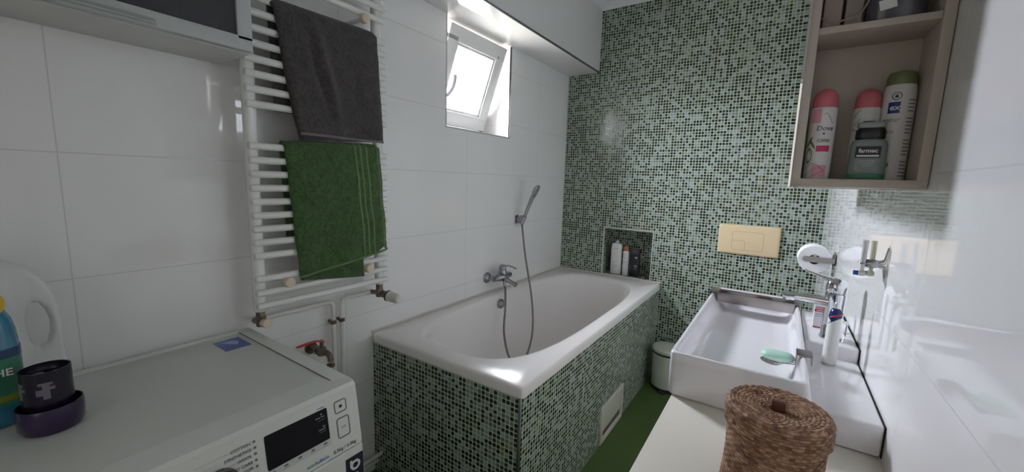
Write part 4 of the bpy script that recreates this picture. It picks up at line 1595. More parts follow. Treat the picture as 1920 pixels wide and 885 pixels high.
lathe(bm, [(0.0, 0), (0.013, 0.0), (0.012, 0.0008), (0.002, 0.001)], (0.602, 0.0392, z0 + 0.080), 18, axis=Matrix.Rotation(PI / 2, 3, 'X'), sy_=0.8)
mk('label_spot', bm, pbr('olive_spot', (0.20, 0.24, 0.08), 0.5), t)
bm = B()
lathe(bm, [(0.010, 0), (0.018, 0.001), (0.019, 0.006), (0.014, 0.010), (0.003, 0.011)], (0.688, 0.050, z0), 24, sy_=0.8)
tag(mk('soap_scrap', bm, DARKP, loc=(0.688, 0.05, z0)), 'small flat black disc lying in the right corner of the niche', 'disc')

# ================================================================== FLUSH PLATE
fp = thing('flush_plate', 'beige toilet flush plate with two keys on the mosaic wall', 'flush plate', (1.305, 0, 1.04))
bm = B()
PX0, PX1, PZ0, PZ1 = 1.1375, 1.4725, 0.945, 1.1325


def plate_ring(off, y, r=0.012):
    return [Vector((q.x, y, q.y)) for q in rrect(PX0 + off, PX1 - off, PZ0 + off, PZ1 - off, r, 0, 6)]


loft(bm, [plate_ring(0.004, -0.0005), plate_ring(0, -0.004), plate_ring(0.0, -0.010), plate_ring(0.004, -0.016), plate_ring(0.012, -0.019)])
pl = mk('plate', bm, BEIGE, fp, sharp=50)
bm = B()


def groove(bm, pts, y=-0.0192, wd=0.0007):
    tube(bm, [Vector((p[0], y, p[1])) for p in pts], wd, 6)


q = rrect(1.218, 1.388, 0.976, 1.092, 0.014, 0, 5)
groove(bm, [(v.x, v.y) for v in q] + [(q[0].x, q[0].y)])
arc = [(1.218, 1.035)] + [(1.278 + 0.012 * math.cos(a), 1.023 + 0.012 * math.sin(a)) for a in (PI / 2, PI / 4, 0)] + [(1.290, 0.976)]
groove(bm, arc)
mk('key_outline', bm, BEIGE_L, pl)

# ================================================================== PEDAL BIN
bn = thing('pedal_bin', 'small round cream bin with lid on the floor beside the tub end', 'bin', (0.925, -0.16, 0))
bc = (0.926, -0.165, 0)
bm = B()
lathe(bm, [(0.088, 0.022), (0.093, 0.025), (0.100, 0.245), (0.099, 0.252)], bc, 48)
mk('body', bm, pbr('bin_cream', (0.66, 0.68, 0.60), 0.3), bn)
bm = B()
lathe(bm, [(0.090, 0.0), (0.094, 0.003), (0.095, 0.022), (0.090, 0.026)], bc, 48)
mk('base_ring', bm, RUB, bn, label='black base ring')
bm = B()
lathe(bm, [(0.098, 0.250), (0.103, 0.2515), (0.103, 0.262), (0.098, 0.264)], bc, 48)
mk('liner_edge', bm, pbr('bin_bag_edge', (0.05, 0.06, 0.055), 0.35, bump=0.8, bscale=60), bn, label='dark bin bag edge under the lid')
bm = B()
lathe(bm, [(0.100, 0.263), (0.104, 0.266), (0.104, 0.280), (0.096, 0.290), (0.060, 0.300), (0.002, 0.304)], bc, 48)
mk('lid', bm, pbr('bin_cream', (0.66, 0.68, 0.60), 0.3), bn)
bm = B()
box(bm, 0.905, 0.947, -0.285, -0.250, 0.006, 0.016, 0.003)
mk('pedal', bm, RUB, bn)

# ================================================================== VANITY + COUNTER + WASHBASIN
CT = 0.845
vn = thing('vanity_unit', 'cream vanity base cabinet along the right wall under the worktop', 'cabinet', (1.48, -1.9, 0))
bm = B()
box(bm, 1.300, W - 0.004, -2.86, -1.10, 0.10, 0.805, 0.002)
box(bm, 1.335, W - 0.01, -2.83, -1.12, 0.0, 0.10)
mk('carcass', bm, CABW, vn)
for k in range(4):
    y0_ = -2.855 + k * 0.4375
    bm = B()
    box(bm, 1.281, 1.299, y0_, y0_ + 0.432, 0.105, 0.800, 0.002)
    d = mk('door', bm, CREAM, vn)
    bm = B()
    tube(bm, [(1.281, y0_ + 0.39, 0.60), (1.262, y0_ + 0.39, 0.60), (1.262, y0_ + 0.39, 0.72), (1.281, y0_ + 0.39, 0.72)], 0.004, 10)
    mk('handle', bm, CHROME, d)
bm = B()
box(bm, 1.279, W - 0.002, -2.87, -1.085, 0.808, CT, 0.002)
tag(mk('worktop', bm, CREAM, loc=(1.48, -1.9, 0.808)), 'cream worktop running along the right wall under the washbasin', 'worktop')

bs = thing('washbasin', 'large white rectangular ceramic washbasin with a tap ledge on the worktop', 'washbasin', (1.47, -1.49, CT))
bm = B()
BZ0, BZ1 = CT + 0.001, 0.9583
X0, X1, Y0, Y1 = 1.267, 1.558, -1.890, -1.090
n_ = 8


def br_(l, r, d, u_, rad_, z):
    return rrect(X0 + l, X1 - r, Y0 + d, Y1 - u_, rad_, z, n_)


rings = [br_(.006, .003, .004, .004, .014, BZ0), br_(.001, 0, .001, .001, .016, BZ0 + .006), br_(0, 0, 0, 0, .016, 0.905), br_(0, .006, 0, 0, .016, 0.935), br_(0, .010, 0, 0, .016, BZ1 - .004), br_(.002, .012, .002, .002, .016, BZ1 - .001), br_(.005, .014, .005, .005, .015, BZ1),
         br_(.009, .018, .010, .008, .016, BZ1), br_(.012, .021, .014, .011, .017, BZ1 - .003), br_(.016, .024, .020, .016, .020, BZ1 - .015), br_(.026, .028, .034, .022, .030, 0.918), br_(.036, .033, .06, .028, .036, 0.902), br_(.052, .042, .09, .040, .040, 0.893), br_(.10, .08, .2, .10, .05, 0.889)]
loft(bm, rings)
mk('bowl', bm, CERAM, bs, sharp=70)
bm = B()
box(bm, 1.545, W - 0.0017, Y0, Y1, BZ0, 0.912, 0.006, 3)
box(bm, 1.552, W - 0.0017, -1.540, -1.19, 0.890, 0.948, 0.007, 3)
mk('tap_ledge', bm, CERAM, bs, label='stepped ceramic ledge by the wall')
bm = B()
lathe(bm, [(0.0, 0), (0.030, 0), (0.031, 0.002), (0.026, 0.004), (0.002, 0.005)], (1.484, -1.607, 0.8885), 32)
mk('drain', bm, CHROME, bs)
bm = B()
box(bm, W - 0.0016, W - 0.0003, Y0, Y1, BZ0, 0.9115)
box(bm, W - 0.0016, W - 0.0003, -1.540, -1.19, 0.9115, 0.9475)
mk('wall_joint', bm, pbr('black_joint', (0.02, 0.02, 0.02), 0.9), bs, label='dark open joint at the wall')

# ------------------------------------------------------------------ basin tap
fa = thing('basin_mixer', 'tall chrome washbasin mixer with long flat spout on the ceramic ledge', 'tap', (1.611, -1.475, 0.948))
fc = (1.611, -1.476)
bm = B()
loft(bm, [flat_ring(*fc, a, b, z, 40, 2.8) for a, b, z in ((.026, .026, .9485), (.026, .026, .953), (.0235, .0235, .956), (.0225, .0225, 1.00), (.0225, .0225, 1.050), (.0235, .0235, 1.070), (.0235, .0235, 1.078), (.020, .020, 1.080))])
mk('body', bm, CHROME, fa, sharp=50)
bm = B()
rings = []
for t in (0, .15, .4, .7, .93, 1):
    x = 1.612 - 0.124 * t
    hw = 0.0215 - 0.003 * t - (0.004 if t == 1 else 0)
    zt_, zb_ = 1.066 - 0.006 * t - (0.002 if t == 1 else 0), 1.030 + 0.014 * min(1, t * 1.8) + (0.003 if t == 1 else 0)
    cz_, hh = (zt_ + zb_) / 2, (zt_ - zb_) / 2
    ring = []
    for k in range(28):
        a, b = sup(2 * PI * k / 28, hw, hh, 4)
        ring.append(Vector((x, fc[1] + 0.012 * t + a, cz_ + b)))
    rings.append(ring)
loft(bm, rings)
cyl(bm, (1.500, -1.465, 1.046), (1.500, -1.465, 1.038), 0.010, seg=20)
mk('spout', bm, CHROME, fa, sharp=50)
bm = B()
loft(bm, [flat_ring(*fc, a, b, z, 40, 2.6) for a, b, z in ((.021, .021, 1.080), (.024, .024, 1.083), (.024, .024, 1.100), (.022, .022, 1.112), (.015, .015, 1.119), (.004, .004, 1.121))])
rings = []
for t in (0, .2, .45, .75, .95, 1):
    x = fc[0] + 0.004 - 0.080 * t
    hw = 0.017 - 0.006 * t - (0.003 if t == 1 else 0)
    cz_ = 1.113 + 0.020 * t ** 1.3
    hh = 0.006 - 0.0035 * t
    ring = []
    for k in range(24):
        a, b = sup(2 * PI * k / 24, hw, hh, 3)
        ring.append(Vector((x, fc[1] + 0.010 * t + a, cz_ + b)))
    rings.append(ring)
loft(bm, rings)
mk('lever', bm, CHROME, fa, sharp=50)
bm = B()
cyl(bm, (1.648, -1.440, 0.948), (1.650, -1.440, 0.985), 0.0025, seg=10)
tube(bm, [(1.650, -1.440, 0.985), (1.647, -1.446, 0.993), (1.640, -1.455, 0.994)], 0.0022, 8, 4)
mk('pull_rod', bm, CHROME, fa)

# ------------------------------------------------------------------ chrome tray across the basin
tr = thing('basin_tray', 'long narrow steel tray laid across the far end of the washbasin', 'tray', (1.41, -1.18, 0.93))
bm = B()
ya, yb_ = -1.215, -1.135
z1_ = 0.9665
box(bm, 1.290, 1.534, ya, ya + 0.0018, 0.931, z1_, 0.0006)
box(bm, 1.290, 1.534, yb_ - 0.0018, yb_, 0.931, z1_ - 0.004, 0.0006)
box(bm, 1.290, 1.534, ya, yb_, 0.930, 0.9318, 0.0006)
for xa, xb in ((1.262, 1.2918), (1.556, 1.5322)):
    lo, hi = min(xa, xb), max(xa, xb)
    box(bm, lo, hi, ya, yb_, z1_ - 0.0018, z1_, 0.0006)
    s_ = 1 if xb > xa else -1
    box(bm, min(xa, xa + s_ * 0.0018), max(xa, xa + s_ * 0.0018), ya, yb_, 0.940, z1_, 0.0006)
    box(bm, min(xb, xb - s_ * 0.0018), max(xb, xb - s_ * 0.0018), ya, yb_, 0.930, z1_, 0.0006)
mk('band', bm, STEEL, tr)
BRZ = 0.9358
rz = thing('nail_brush', 'white long item with maroon middle lying inside the steel tray', 'brush', (1.41, -1.17, 0.932))
bm = B()
loft(bm, [[Vector((x, -1.180 + dy * k, BRZ + 0.010 + dz * k)) for dy, dz in ((.020, .0), (.014, .008), (0, .011), (-.014, .008), (-.020, 0), (-.014, -.008), (0, -.010), (.014, -.008))] for x, k in ((1.300, .4), (1.31, .9), (1.40, 1), (1.50, .95), (1.522, .6), (1.526, .2))])
mk('handle', bm, WPLAST, rz)
bm = B()
loft(bm, [[Vector((x, -1.180 + dy * k, BRZ + 0.0100 + dz * k)) for dy, dz in ((.0205, .0), (.0145, .0085), (0, .0115), (-.0145, .0085), (-.0205, 0), (-.0145, -.0085), (0, -.0105), (.0145, -.0085))] for x, k in ((1.415, 1.01), (1.425, 1.2), (1.455, 1.25), (1.470, 1.01))])
mk('grip', bm, pbr('maroon_plastic', (0.10, 0.02, 0.03), 0.3), rz, label='maroon grip')

# ------------------------------------------------------------------ soap and its holder
sd = thing('soap_holder', 'steel wire soap holder hooked over the inner basin rim', 'soap dish', (1.548, -1.70, 0.93))
bm = B()
box(bm, 1.528, 1.5605, -1.722, -1.672, 0.9592, 0.9612, 0.0008)
box(bm, 1.528, 1.530, -1.722, -1.672, 0.928, 0.9612, 0.0008)
box(bm, 1.5585, 1.5605, -1.722, -1.672, 0.940, 0.9612, 0.0008)
mk('clip', bm, STEEL, sd)
bm = B()
for k in range(4):
    y = -1.717 + k * 0.0135
    tube(bm, [(1.529, y, 0.934), (1.515, y, 0.932), (1.478, y, 0.926), (1.462, y, 0.928)], 0.0013, 8, 4)
for x in (1.480, 1.510):
    cyl(bm, (x, -1.719, 0.9268 + (x - 1.48) * 0.13), (x, -1.675, 0.9268 + (x - 1.48) * 0.13), 0.0012, seg=8)
mk('wires', bm, STEEL, sd)
bm = B()
loft(bm, [flat_ring(1.4905, -1.696, a, b, 0.9285 + z, 40, 2.5) for a, b, z in ((.024, .013, .0), (.032, .020, .003), (.036, .024, .010), (.036, .024, .014), (.031, .019, .019), (.018, .010, .0215))])
tag(mk('soap_bar', bm, pbr('mint_soap', (0.50, 0.78, 0.64), 0.35, bump=0.3, bscale=40), loc=(1.4905, -1.696, 0.9285), sharp=70), 'mint green soap bar lying on the wire soap holder', 'soap')

# ------------------------------------------------------------------ electric toothbrush handle
tbx, tby = 1.6035, -1.598
tb_ = thing('electric_toothbrush', 'white electric toothbrush handle with navy top standing on the basin ledge', 'toothbrush', (tbx, tby, 0.912))
bm = B()
lathe(bm, [(0.0150, 0.9185), (0.0160, 0.922), (0.0155, 0.95), (0.0148, 1.00), (0.0145, 1.03), (0.0140, 1.040)], (tbx, tby, 0), 36)
mk('handle', bm, WPLAST, tb_)
bm = B()
lathe(bm, [(0.0148, 0.9123), (0.0155, 0.9135), (0.0155, 0.9185), (0.0150, 0.9195)], (tbx, tby, 0), 36)
mk('base', bm, pbr('pale_grey_plastic', (0.5, 0.5, 0.5), 0.3), tb_)
bm = B()
rings = []
for r, z, sl in ((.0146, 1.030, 1), (.0140, 1.046, .6), (.0120, 1.056, .2), (.0085, 1.062, 0), (.006, 1.064, 0)):
    rings.append([Vector((tbx + r * math.cos(a), tby + r * math.sin(a), z - sl * 0.012 * math.cos(a + 0.4 - PI))) for a in [2 * PI * k / 36 for k in range(36)]])
loft(bm, rings)
mk('collar', bm, pbr('navy_plastic', (0.012, 0.03, 0.13), 0.2), tb_, label='navy collar')
bm = B()
tube(bm, [(tbx + 0.0135 * math.cos(a), tby + 0.0135 * math.sin(a), 1.044 - 0.007 * math.cos(a + 0.4 - PI)) for a in [-2.4 + k * 0.18 for k in range(14)]], 0.0022, 8)
mk('accent', bm, RED_P, tb_, label='red accent line')
bm = B()
lathe(bm, [(.0058, 1.063), (.0062, 1.066), (.0055, 1.076), (.0030, 1.079), (.0024, 1.081), (.0022, 1.098), (.0010, 1.099)], (tbx, tby, 0), 20)
mk('drive_shaft', bm, pbr('pale_metal', (0.7, 0.7, 0.72), 0.25, metal=0.5), tb_)

# ------------------------------------------------------------------ toothpaste carton
bx_ = thing('toothpaste_box', 'small white and red toothpaste box standing behind the tap', 'box', (1.589, -1.385, 0.948))
bm = B()
rz_ = Matrix.Rotation(0.10, 3, 'Z')
box(bm, 1.575, 1.603, -1.397, -1.373, 0.9485, 1.030, 0.0006, rot=None)
mk('carton', bm, pbr('carton_white', (0.78, 0.74, 0.75), 0.4), bx_, flat=True)
bm = B()
box(bm, 1.5752, 1.6028, -1.3976, -1.3969, 0.9985, 1.0065)
box(bm, 1.5752, 1.6028, -1.3976, -1.3969, 0.949, 0.952)
text_bm(bm, 'LACALUT', Vector((1.589, -1.3974, 1.0095)), (1, 0, 0), (0, 0, 1), 0.0068, 0.0003, bold=0.0002, xscale=0.78)
lathe(bm, [(0, 0), (0.0035, 0), (0.0035, 0.0005), (0.0005, 0.0005)], (1.590, -1.397, 1.0225), 16, axis=Matrix.Rotation(PI / 2, 3, 'X'))
mk('red_print', bm, pbr('lac_red', (0.55, 0.02, 0.06), 0.4), bx_, flat=True, label='red band and lettering')
bm = B()
box(bm, 1.580, 1.596, -1.3980, -1.3975, 1.0012, 1.0036)
mk('white_lettering', bm, WHITE_TX, bx_, flat=True)
bm = B()
box(bm, 1.578, 1.598, -1.3976, -1.3970, 0.9900, 0.9915)
box(bm, 1.578, 1.594, -1.3976, -1.3970, 0.9840, 0.9855)
mk('blue_lines', bm, BLUE_TX, bx_, flat=True)

# ------------------------------------------------------------------ toilet roll + holder
rc = Vector((1.598, -0.72, 1.071))
th_ = thing('toilet_roll_holder', 'brushed steel toilet roll holder arm on the right wall', 'toilet roll holder', (W, -0.72, 1.07))
bm = B()
cyl(bm, (W - 0.0005, -0.735, 1.071), (W - 0.010, -0.735, 1.071), 0.025, seg=28, bev=0.002)
cyl(bm, (W - 0.008, -0.735, 1.071), (W - 0.03, -0.735, 1.071), 0.010, seg=18)
mk('wall_mount', bm, STEEL, th_)
bm = B()
loft(bm, [[Vector((q.x, y, q.y)) for q in rrect(1.556, W - 0.006, 1.060, 1.084, 0.011, 0, 5)] for y in (-0.789, -0.786)])
mk('arm', bm, STEEL, th_)
bm = B()
cyl(bm, (1.592, -0.788, 1.072), (1.592, -0.665, 1.072), 0.008, seg=18)
box(bm, W - 0.030, W - 0.010, -0.786, -0.730, 1.063, 1.080, 0.002)
mk('spindle', bm, STEEL, th_)
rl = thing('toilet_roll', 'white toilet paper roll hanging on the steel arm', 'toilet paper', (rc.x, rc.y, rc.z))
R90 = Matrix.Rotation(PI / 2, 3, 'X')
bm = B()
loft(bm, [[Vector((rc.x + r * math.cos(a), y, rc.z + r * math.sin(a))) for a in [2 * PI * k / 56 for k in range(56)]] for r, y in ((.0215, -.778), (.0575, -.778), (.0585, -.776), (.0585, -.678), (.0575, -.676), (.0215, -.676), (.0215, -.778))], False, False)
mk('paper', bm, pbr('tissue', (0.86, 0.86, 0.88), 0.9, bump=0.3, bscale=120), rl, sharp=50)
bm = B()
loft(bm, [[Vector((rc.x + r * math.cos(a), y, rc.z + r * math.sin(a))) for a in [2 * PI * k / 40 for k in range(40)]] for r, y in ((.0200, -.7775), (.0214, -.7775), (.0214, -.677), (.0200, -.677), (.0200, -.7775))], False, False)
mk('core', bm, pbr('card_core', (0.30, 0.24, 0.18), 0.9), rl)

# ------------------------------------------------------------------ brush head holder on right wall
bh = thing('brush_holder', 'chrome wall holder with flared plate high on the right wall', 'holder', (W, -1.66, 1.197))
hy, hz = -1.672, 1.199
bm = B()
loft(bm, [[Vector((W - d, hy + a * k, hz + b * k2)) for a, b in ((math.cos(t), math.sin(t)) for t in [2 * PI * j / 32 for j in range(32)])] for d, k, k2 in ((.0004, .006, .040), (.002, .006, .040), (.004, .006, .028), (.006, .006, .012), (.016, .0055, .0075))])
mk('wall_plate', bm, CHROME, bh, sharp=60)
bm = B()
lathe(bm, [(0.006, 0.0), (0.0095, 0.002), (0.0105, 0.012), (0.009, 0.022), (0.004, 0.024)], (W - 0.014, hy, hz), 14, axis=Matrix.Rotation(-PI / 2, 3, 'Y'))
mk('post', bm, SATIN, bh)
bm = B()
rings_c = (W - 0.042, hy - 0.004, hz)
tube(bm, [(rings_c[0] + 0.0075 * math.cos(a), rings_c[1] + 0.0075 * math.sin(a), hz) for a in [2 * PI * k / 24 for k in range(25)]], 0.0016, 8)
tube(bm, [(rings_c[0] + 0.0165 + 0.0065 * math.cos(a), rings_c[1] + 0.010 + 0.0065 * math.sin(a), hz) for a in [2 * PI * k / 24 for k in range(25)]], 0.0016, 8)
mk('ring', bm, SATIN, bh)
for k, (cx, cy_, col, lab, bc_) in enumerate(((W - 0.042, hy - 0.004, (0.60, 0.60, 0.58), 'pale grey brush head with blue bristles hanging in the wall holder', (0.03, 0.13, 0.38)),
                                             (W - 0.0255, hy + 0.006, (0.55, 0.56, 0.42), 'olive tinted brush head with green bristles hanging in the wall holder', (0.04, 0.35, 0.20)))):
    t = thing('toothbrush_refill', lab, 'brush head', (cx, cy_, hz - 0.02), group='brush heads hung in the wall holder')
    bm = B()
    lathe(bm, [(0.0022, -0.022), (0.0040, -0.018), (0.0042, -0.002), (0.0052, 0.006), (0.0056, 0.048), (0.0060, 0.052), (0.0045, 0.053)], (cx, cy_, hz), 20)
    lathe(bm, [(0.002, -0.010), (0.0065, -0.008), (0.0070, 0.0), (0.0065, 0.004), (0.002, 0.005)], (cx - 0.002, cy_, hz - 0.024), 20, axis=Matrix.Rotation(-PI / 2, 3, 'Y'))
    mk('stem', bm, pbr('brush_stem_%d' % k, col, 0.35), t)
    bm = B()
    for i in range(19):
        a = i * 2.399
        r = 0.0055 * math.sqrt(i / 19)
        p = Vector((cx - 0.006, cy_ + r * math.cos(a), hz - 0.024 + r * math.sin(a)))
        cyl(bm, p, p + Vector((-0.009, 0, 0)), 0.0010, 0.0008, 6)
    mk('bristles', bm, pbr('bristle_%d' % k, bc_, 0.6), t, label='coloured bristles')

# ================================================================== WICKER BASKET
wb = thing('wicker_basket', 'round brown wicker basket with a woven lid on the cream worktop', 'basket', (1.49, -2.118, CT))
wc = (1.490, -2.118, CT + 0.0012)


def weave(Nr, rowh, amp):
    def f(a, z, r):
        row = int(z / rowh)
        ph = PI * (row % 2)
        zz = (z / rowh) % 1.0
        prof = math.sin(PI * zz) ** 0.5
        return amp * (math.cos(a * Nr / 2 + ph) * 0.8) + amp * 0.9 * prof
    return f


bm = B()
prof = [(0.055, 0.0), (0.070, 0.001)]
nr = 128
for i in range(nr + 1):
    z = 0.002 + 0.128 * i / nr
    r = 0.0745 - 0.0030 * math.sin(PI * i / nr) - 0.001 * i / nr
    prof.append((r, z))
prof += [(0.070, 0.1305), (0.067, 0.128), (0.064, 0.10)]
lathe(bm, prof, wc, 260, fun=lambda a, z, r: weave(58, 0.0050, 0.0005)(a, z, r) if r > 0.0705 else 0)
mk('body', bm, WICK, wb, sharp=180)
bm = B()
prof = [(0.066, 0.118)]
for i in range(40):
    prof.append((0.0775 - 0.0006 * i / 40, 0.118 + 0.028 * i / 40))
for i in range(1, 13):
    a = PI / 2 * i / 12
    prof.append((0.0685 + 0.0085 * math.cos(a), 0.146 + 0.0085 * math.sin(a)))
for i in range(1, 90):
    t = i / 90
    prof.append((0.0685 - (0.0685 - 0.012) * t, 0.1545 - 0.006 * math.sin(PI / 2 * t)))
prof += [(0.011, 0.1480), (0.0105, 0.138), (0.001, 0.137)]


def lidw(a, z, r):
    if r > 0.075:
        return weave(58, 0.0050, 0.0005)(a, z, r)
    return 0


bmL = B()
lathe(bmL, prof, wc, 260, fun=lidw)
for v in bmL.verts:
    p = v.co - Vector(wc)
    r = math.hypot(p.x, p.y)
    if r < 0.0735 and r > 0.0125 and p.z > 0.145:
        a = math.atan2(p.y, p.x)
        ring_i = r / 0.0058
        ph = (int(ring_i) % 2) * PI
        nst = 40 if r > 0.035 else 22
        v.co.z += 0.0010 * (0.9 * math.sin(PI * (ring_i % 1.0)) ** 0.5 + 0.6 * math.cos(a * 32 + ph))
for f in bmL.faces:
    c_ = f.calc_center_median() - Vector(wc)
    f.material_index = 1 if (math.hypot(c_.x, c_.y) < 0.072 and c_.z > 0.14) else 0
mk('lid', bmL, WICK, wb, sharp=180, mats=[WICK, WICK_T])
bm = B()
box(bm, wc[0] - 0.010, wc[0] + 0.010, wc[1] - 0.0045, wc[1] + 0.0045, wc[2] + 0.140, wc[2] + 0.164, 0.002)
mk('knob', bm, pbr('dark_wood_knob', (0.10, 0.035, 0.018), 0.4, var=0.3, vscale=80), wb, label='dark brown centre knob')

# ================================================================== MIRROR CABINET (right)
mc = thing('mirror_cabinet', 'off-white mirror cabinet with open end shelves on the right wall', 'cabinet', (1.57, -1.48, 1.371))
CX0, CX1, CY0, CY1, CZ0, CZ1 = 1.4700, W - 0.0015, -1.890, -1.075, 1.3710, 2.12
bm = B()
box(bm, CX0, CX1, CY0, CY1, CZ0, CZ0 + 0.0155, 0.0008)
box(bm, CX0, CX1, CY0, CY1, CZ1 - 0.0155, CZ1, 0.0008)
box(bm, CX0, CX0 + 0.0155, CY0, CY1, CZ0 + 0.0155, CZ1 - 0.0155, 0.0008)
box(bm, CX1 - 0.0155, CX1, CY0, CY1, CZ0 + 0.0155, CZ1 - 0.0155, 0.0008)
box(bm, CX0 + 0.0155, CX1 - 0.0155, -1.772, -1.757, CZ0 + 0.0155, CZ1 - 0.0155)
box(bm, CX0 + 0.0155, CX1 - 0.0155, CY1 - 0.015, CY1, CZ0 + 0.0155, CZ1 - 0.0155)
mk('carcass', bm, CABW, mc)
bm = B()
box(bm, CX0 + 0.0158, CX1 - 0.0158, -1.886, -1.7725, 1.6620, 1.6745, 0.0006)
mk('shelf', bm, CABW, mc)
bm = B()
box(bm, CX0 + 0.0158, CX1 - 0.0158, -1.886, -1.7725, 1.900, 1.9125, 0.0006)
mk('shelf', bm, CABW, mc)
for (a, b) in ((CY0 - 0.024, -1.484), (-1.482, CY1)):
    bm = B()
    box(bm, 1.4655, 1.4695, a, b, CZ0 - 0.002, CZ1, 0.0004)
    mk('mirror_door', bm, MIRROR, mc, flat=True, label='mirror glass door')
bm = B()
box(bm, 1.4615, 1.4900, CY0 - 0.004, CY0 + 0.010, CZ0 - 0.0050, CZ0 - 0.0018, 0.0006)
mk('mirror_clip', bm, CHROME, mc)

# ------------------------------------------------------------------ cans on the lower shelf
sz = CZ0 + 0.0158
WCAN = pbr('can_white', (0.74, 0.72, 0.71), 0.3)
PINK = pbr('pink_cap', (0.62, 0.16, 0.19), 0.4)
PINKL = pbr('pink_print', (0.72, 0.34, 0.40), 0.35)
HOTP = pbr('deep_pink', (0.62, 0.04, 0.16), 0.4)
GRN = pbr('leaf_green', (0.07, 0.22, 0.03), 0.45)
BLK = pbr('black_print', (0.01, 0.01, 0.012), 0.4)


def spraycan(cx, cy_, r, label, nm):
    t = thing('deodorant_can', label, 'spray can', (cx, cy_, sz), group=None)
    bm = B()
    lathe(bm, [(r * .9, 0), (r, .002), (r, .124), (r, .139), (r * .97, .142), (r * .9, .144)], (cx, cy_, sz), 40)
    mk('body', bm, WCAN, t)
    bm = B()
    lathe(bm, [(r * .93, .143), (r * .95, .146), (r * .94, .158), (r * .86, .168), (r * .66, .176), (r * .3, .181), (.001, .182)], (cx, cy_, sz), 40)
    mk('cap', bm, PINK, t, label='pink domed cap')
    return t


def leaf(bm, cx, cy_, r, a0, z, w_, h_, tilt=0.0, th=0.0004):
    """pointed leaf wrapped on a can"""
    n = 10
    L, R = [], []
    for i in range(n + 1):
        s = i / n
        hw = w_ * math.sin(PI * s) ** 0.8 * 0.5
        cxs = tilt * (s - 0.5) * h_
        L.append((cxs - hw, z + h_ * s))
        R.append((cxs + hw, z + h_ * s))

    def mp(q):
        a = a0 + q[0] / r
        return Vector((cx + (r + th) * math.cos(a), cy_ + (r + th) * math.sin(a), q[1]))
    vl = [bm.verts.new(mp(q)) for q in L]
    vr_ = [bm.verts.new(mp(q)) for q in R]
    for i in range(n):
        try:
            bm.faces.new((vl[i], vr_[i], vr_[i + 1], vl[i + 1]))
        except ValueError:
            pass


FA = -PI / 2 - 0.25      # angle that faces the open end and the room


cx, cy_, r = 1.5125, -1.838, 0.0222
t = spraycan(cx, cy_, r, 'white and pink spray can at the left of the open shelf', 'a')
bm = B()
patch_cyl(bm, cx, cy_, r, FA - 0.75, FA + 0.05, sz + .112, sz + .140, 10)
mk('pink_print', bm, PINKL, t)
bm = B()
patch_cyl(bm, cx, cy_, r, FA - 0.2, FA + 0.9, sz + .004, sz + .028, 10)
mk('pink_print', bm, PINKL, t)
bm = B()
patch_cyl(bm, cx, cy_, r, FA - 0.05, FA + 0.95, sz + .055, sz + .067, 10)
mk('pink_band', bm, HOTP, t)
bm = B()
leaf(bm, cx, cy_, r, FA - 0.62, sz + .030, .014, .034)
leaf(bm, cx, cy_, r, FA - 0.72, sz + .060, .006, .026, 0.5)
leaf(bm, cx, cy_, r, FA - 0.42, sz + .060, .005, .022, -0.6)
mk('leaf_print', bm, GRN, t, flat=True)
bm = B()
text_bm(bm, 'Dove', sz + .097, None, None, 0.0130, 0.0002, wrap=(cx, cy_, r, FA + 0.42), shear=0.2)
text_bm(bm, 'CARE', sz + .074, None, None, 0.0085, 0.0002, wrap=(cx, cy_, r, FA + 0.42))
patch_cyl(bm, cx, cy_, r, FA + 0.30, FA + 0.46, sz + .089, sz + .092, 5)
mk('lettering', bm, pbr('navy_print', (0.02, 0.03, 0.10), 0.4), t, flat=True)
bm = B()
for k in range(3):
    tube(bm, [(cx + (r + .0003) * math.cos(FA + q), cy_ + (r + .0003) * math.sin(FA + q), sz + .006 + .008 * k + .009 * math.sin(q * 2.6 + k)) for q in [-0.8 + j * 0.14 for j in range(12)]], 0.00035, 5)
tube(bm, [(cx + (r + .0003) * math.cos(FA + q), cy_ + (r + .0003) * math.sin(FA + q), sz + .118 + .012 * math.sin(q * 4)) for q in [0.25 + j * 0.08 for j in range(10)]], 0.00035, 5)
mk('line_drawing', bm, BLK, t)

cx2, cy2 = 1.583, -1.804
t = spraycan(cx2, cy2, 0.0215, 'white and pink spray can behind the grey-green bottle', 'b')
bm = B()
for k in range(3):
    tube(bm, [(cx2 + .0218 * math.cos(FA + q), cy2 + .0218 * math.sin(FA + q), sz + .108 + .011 * k + .010 * math.sin(q * 3 + k)) for q in [-0.9 + j * 0.07 for j in range(10)]], 0.0004, 5)
patch_cyl(bm, cx2, cy2, .0215, FA + .0, FA + .95, sz + .108, sz + .116, 8)
mk('line_drawing', bm, BLK, t)

# farmec hand gel
fx, fy = 1.588, -1.853
t = thing('hand_gel_bottle', 'flat grey-green bottle with black cap and black label in the open shelf', 'bottle', (fx, fy, sz))
bm = B()
loft(bm, [flat_ring(fx, fy, a, b, sz + z, 40, 3.2) for a, b, z in ((.026, .010, 0), (.0285, .013, .003), (.0285, .0135, .03), (.0272, .0135, .066), (.025, .012, .074), (.020, .010, .077))])
mk('body', bm, pbr('gel_bottle', (0.22, 0.27, 0.25), 0.25), t, sharp=50)
bm = B()
loft(bm, [flat_ring(fx, fy, a, b, sz + z, 40, 3.2) for a, b, z in ((.0285, .0137, .0035), (.0287, .0139, .0040), (.0287, .0139, .0100), (.0286, .0137, .0105))])
mk('green_foot', bm, pbr('green_liquid', (0.03, 0.20, 0.09), 0.3), t, label='green bottom band')
bm = B()
loft(bm, [flat_ring(fx, fy, a, b, sz + z, 40, 3.2) for a, b, z in ((.0215, .011, .0775), (.0225, .012, .079), (.0220, .012, .094), (.0195, .010, .0985))])
cap_ = mk('cap', bm, pbr('black_cap', (0.006, 0.006, 0.006), 0.3), t, sharp=50, label='black flip cap')
bm = B()
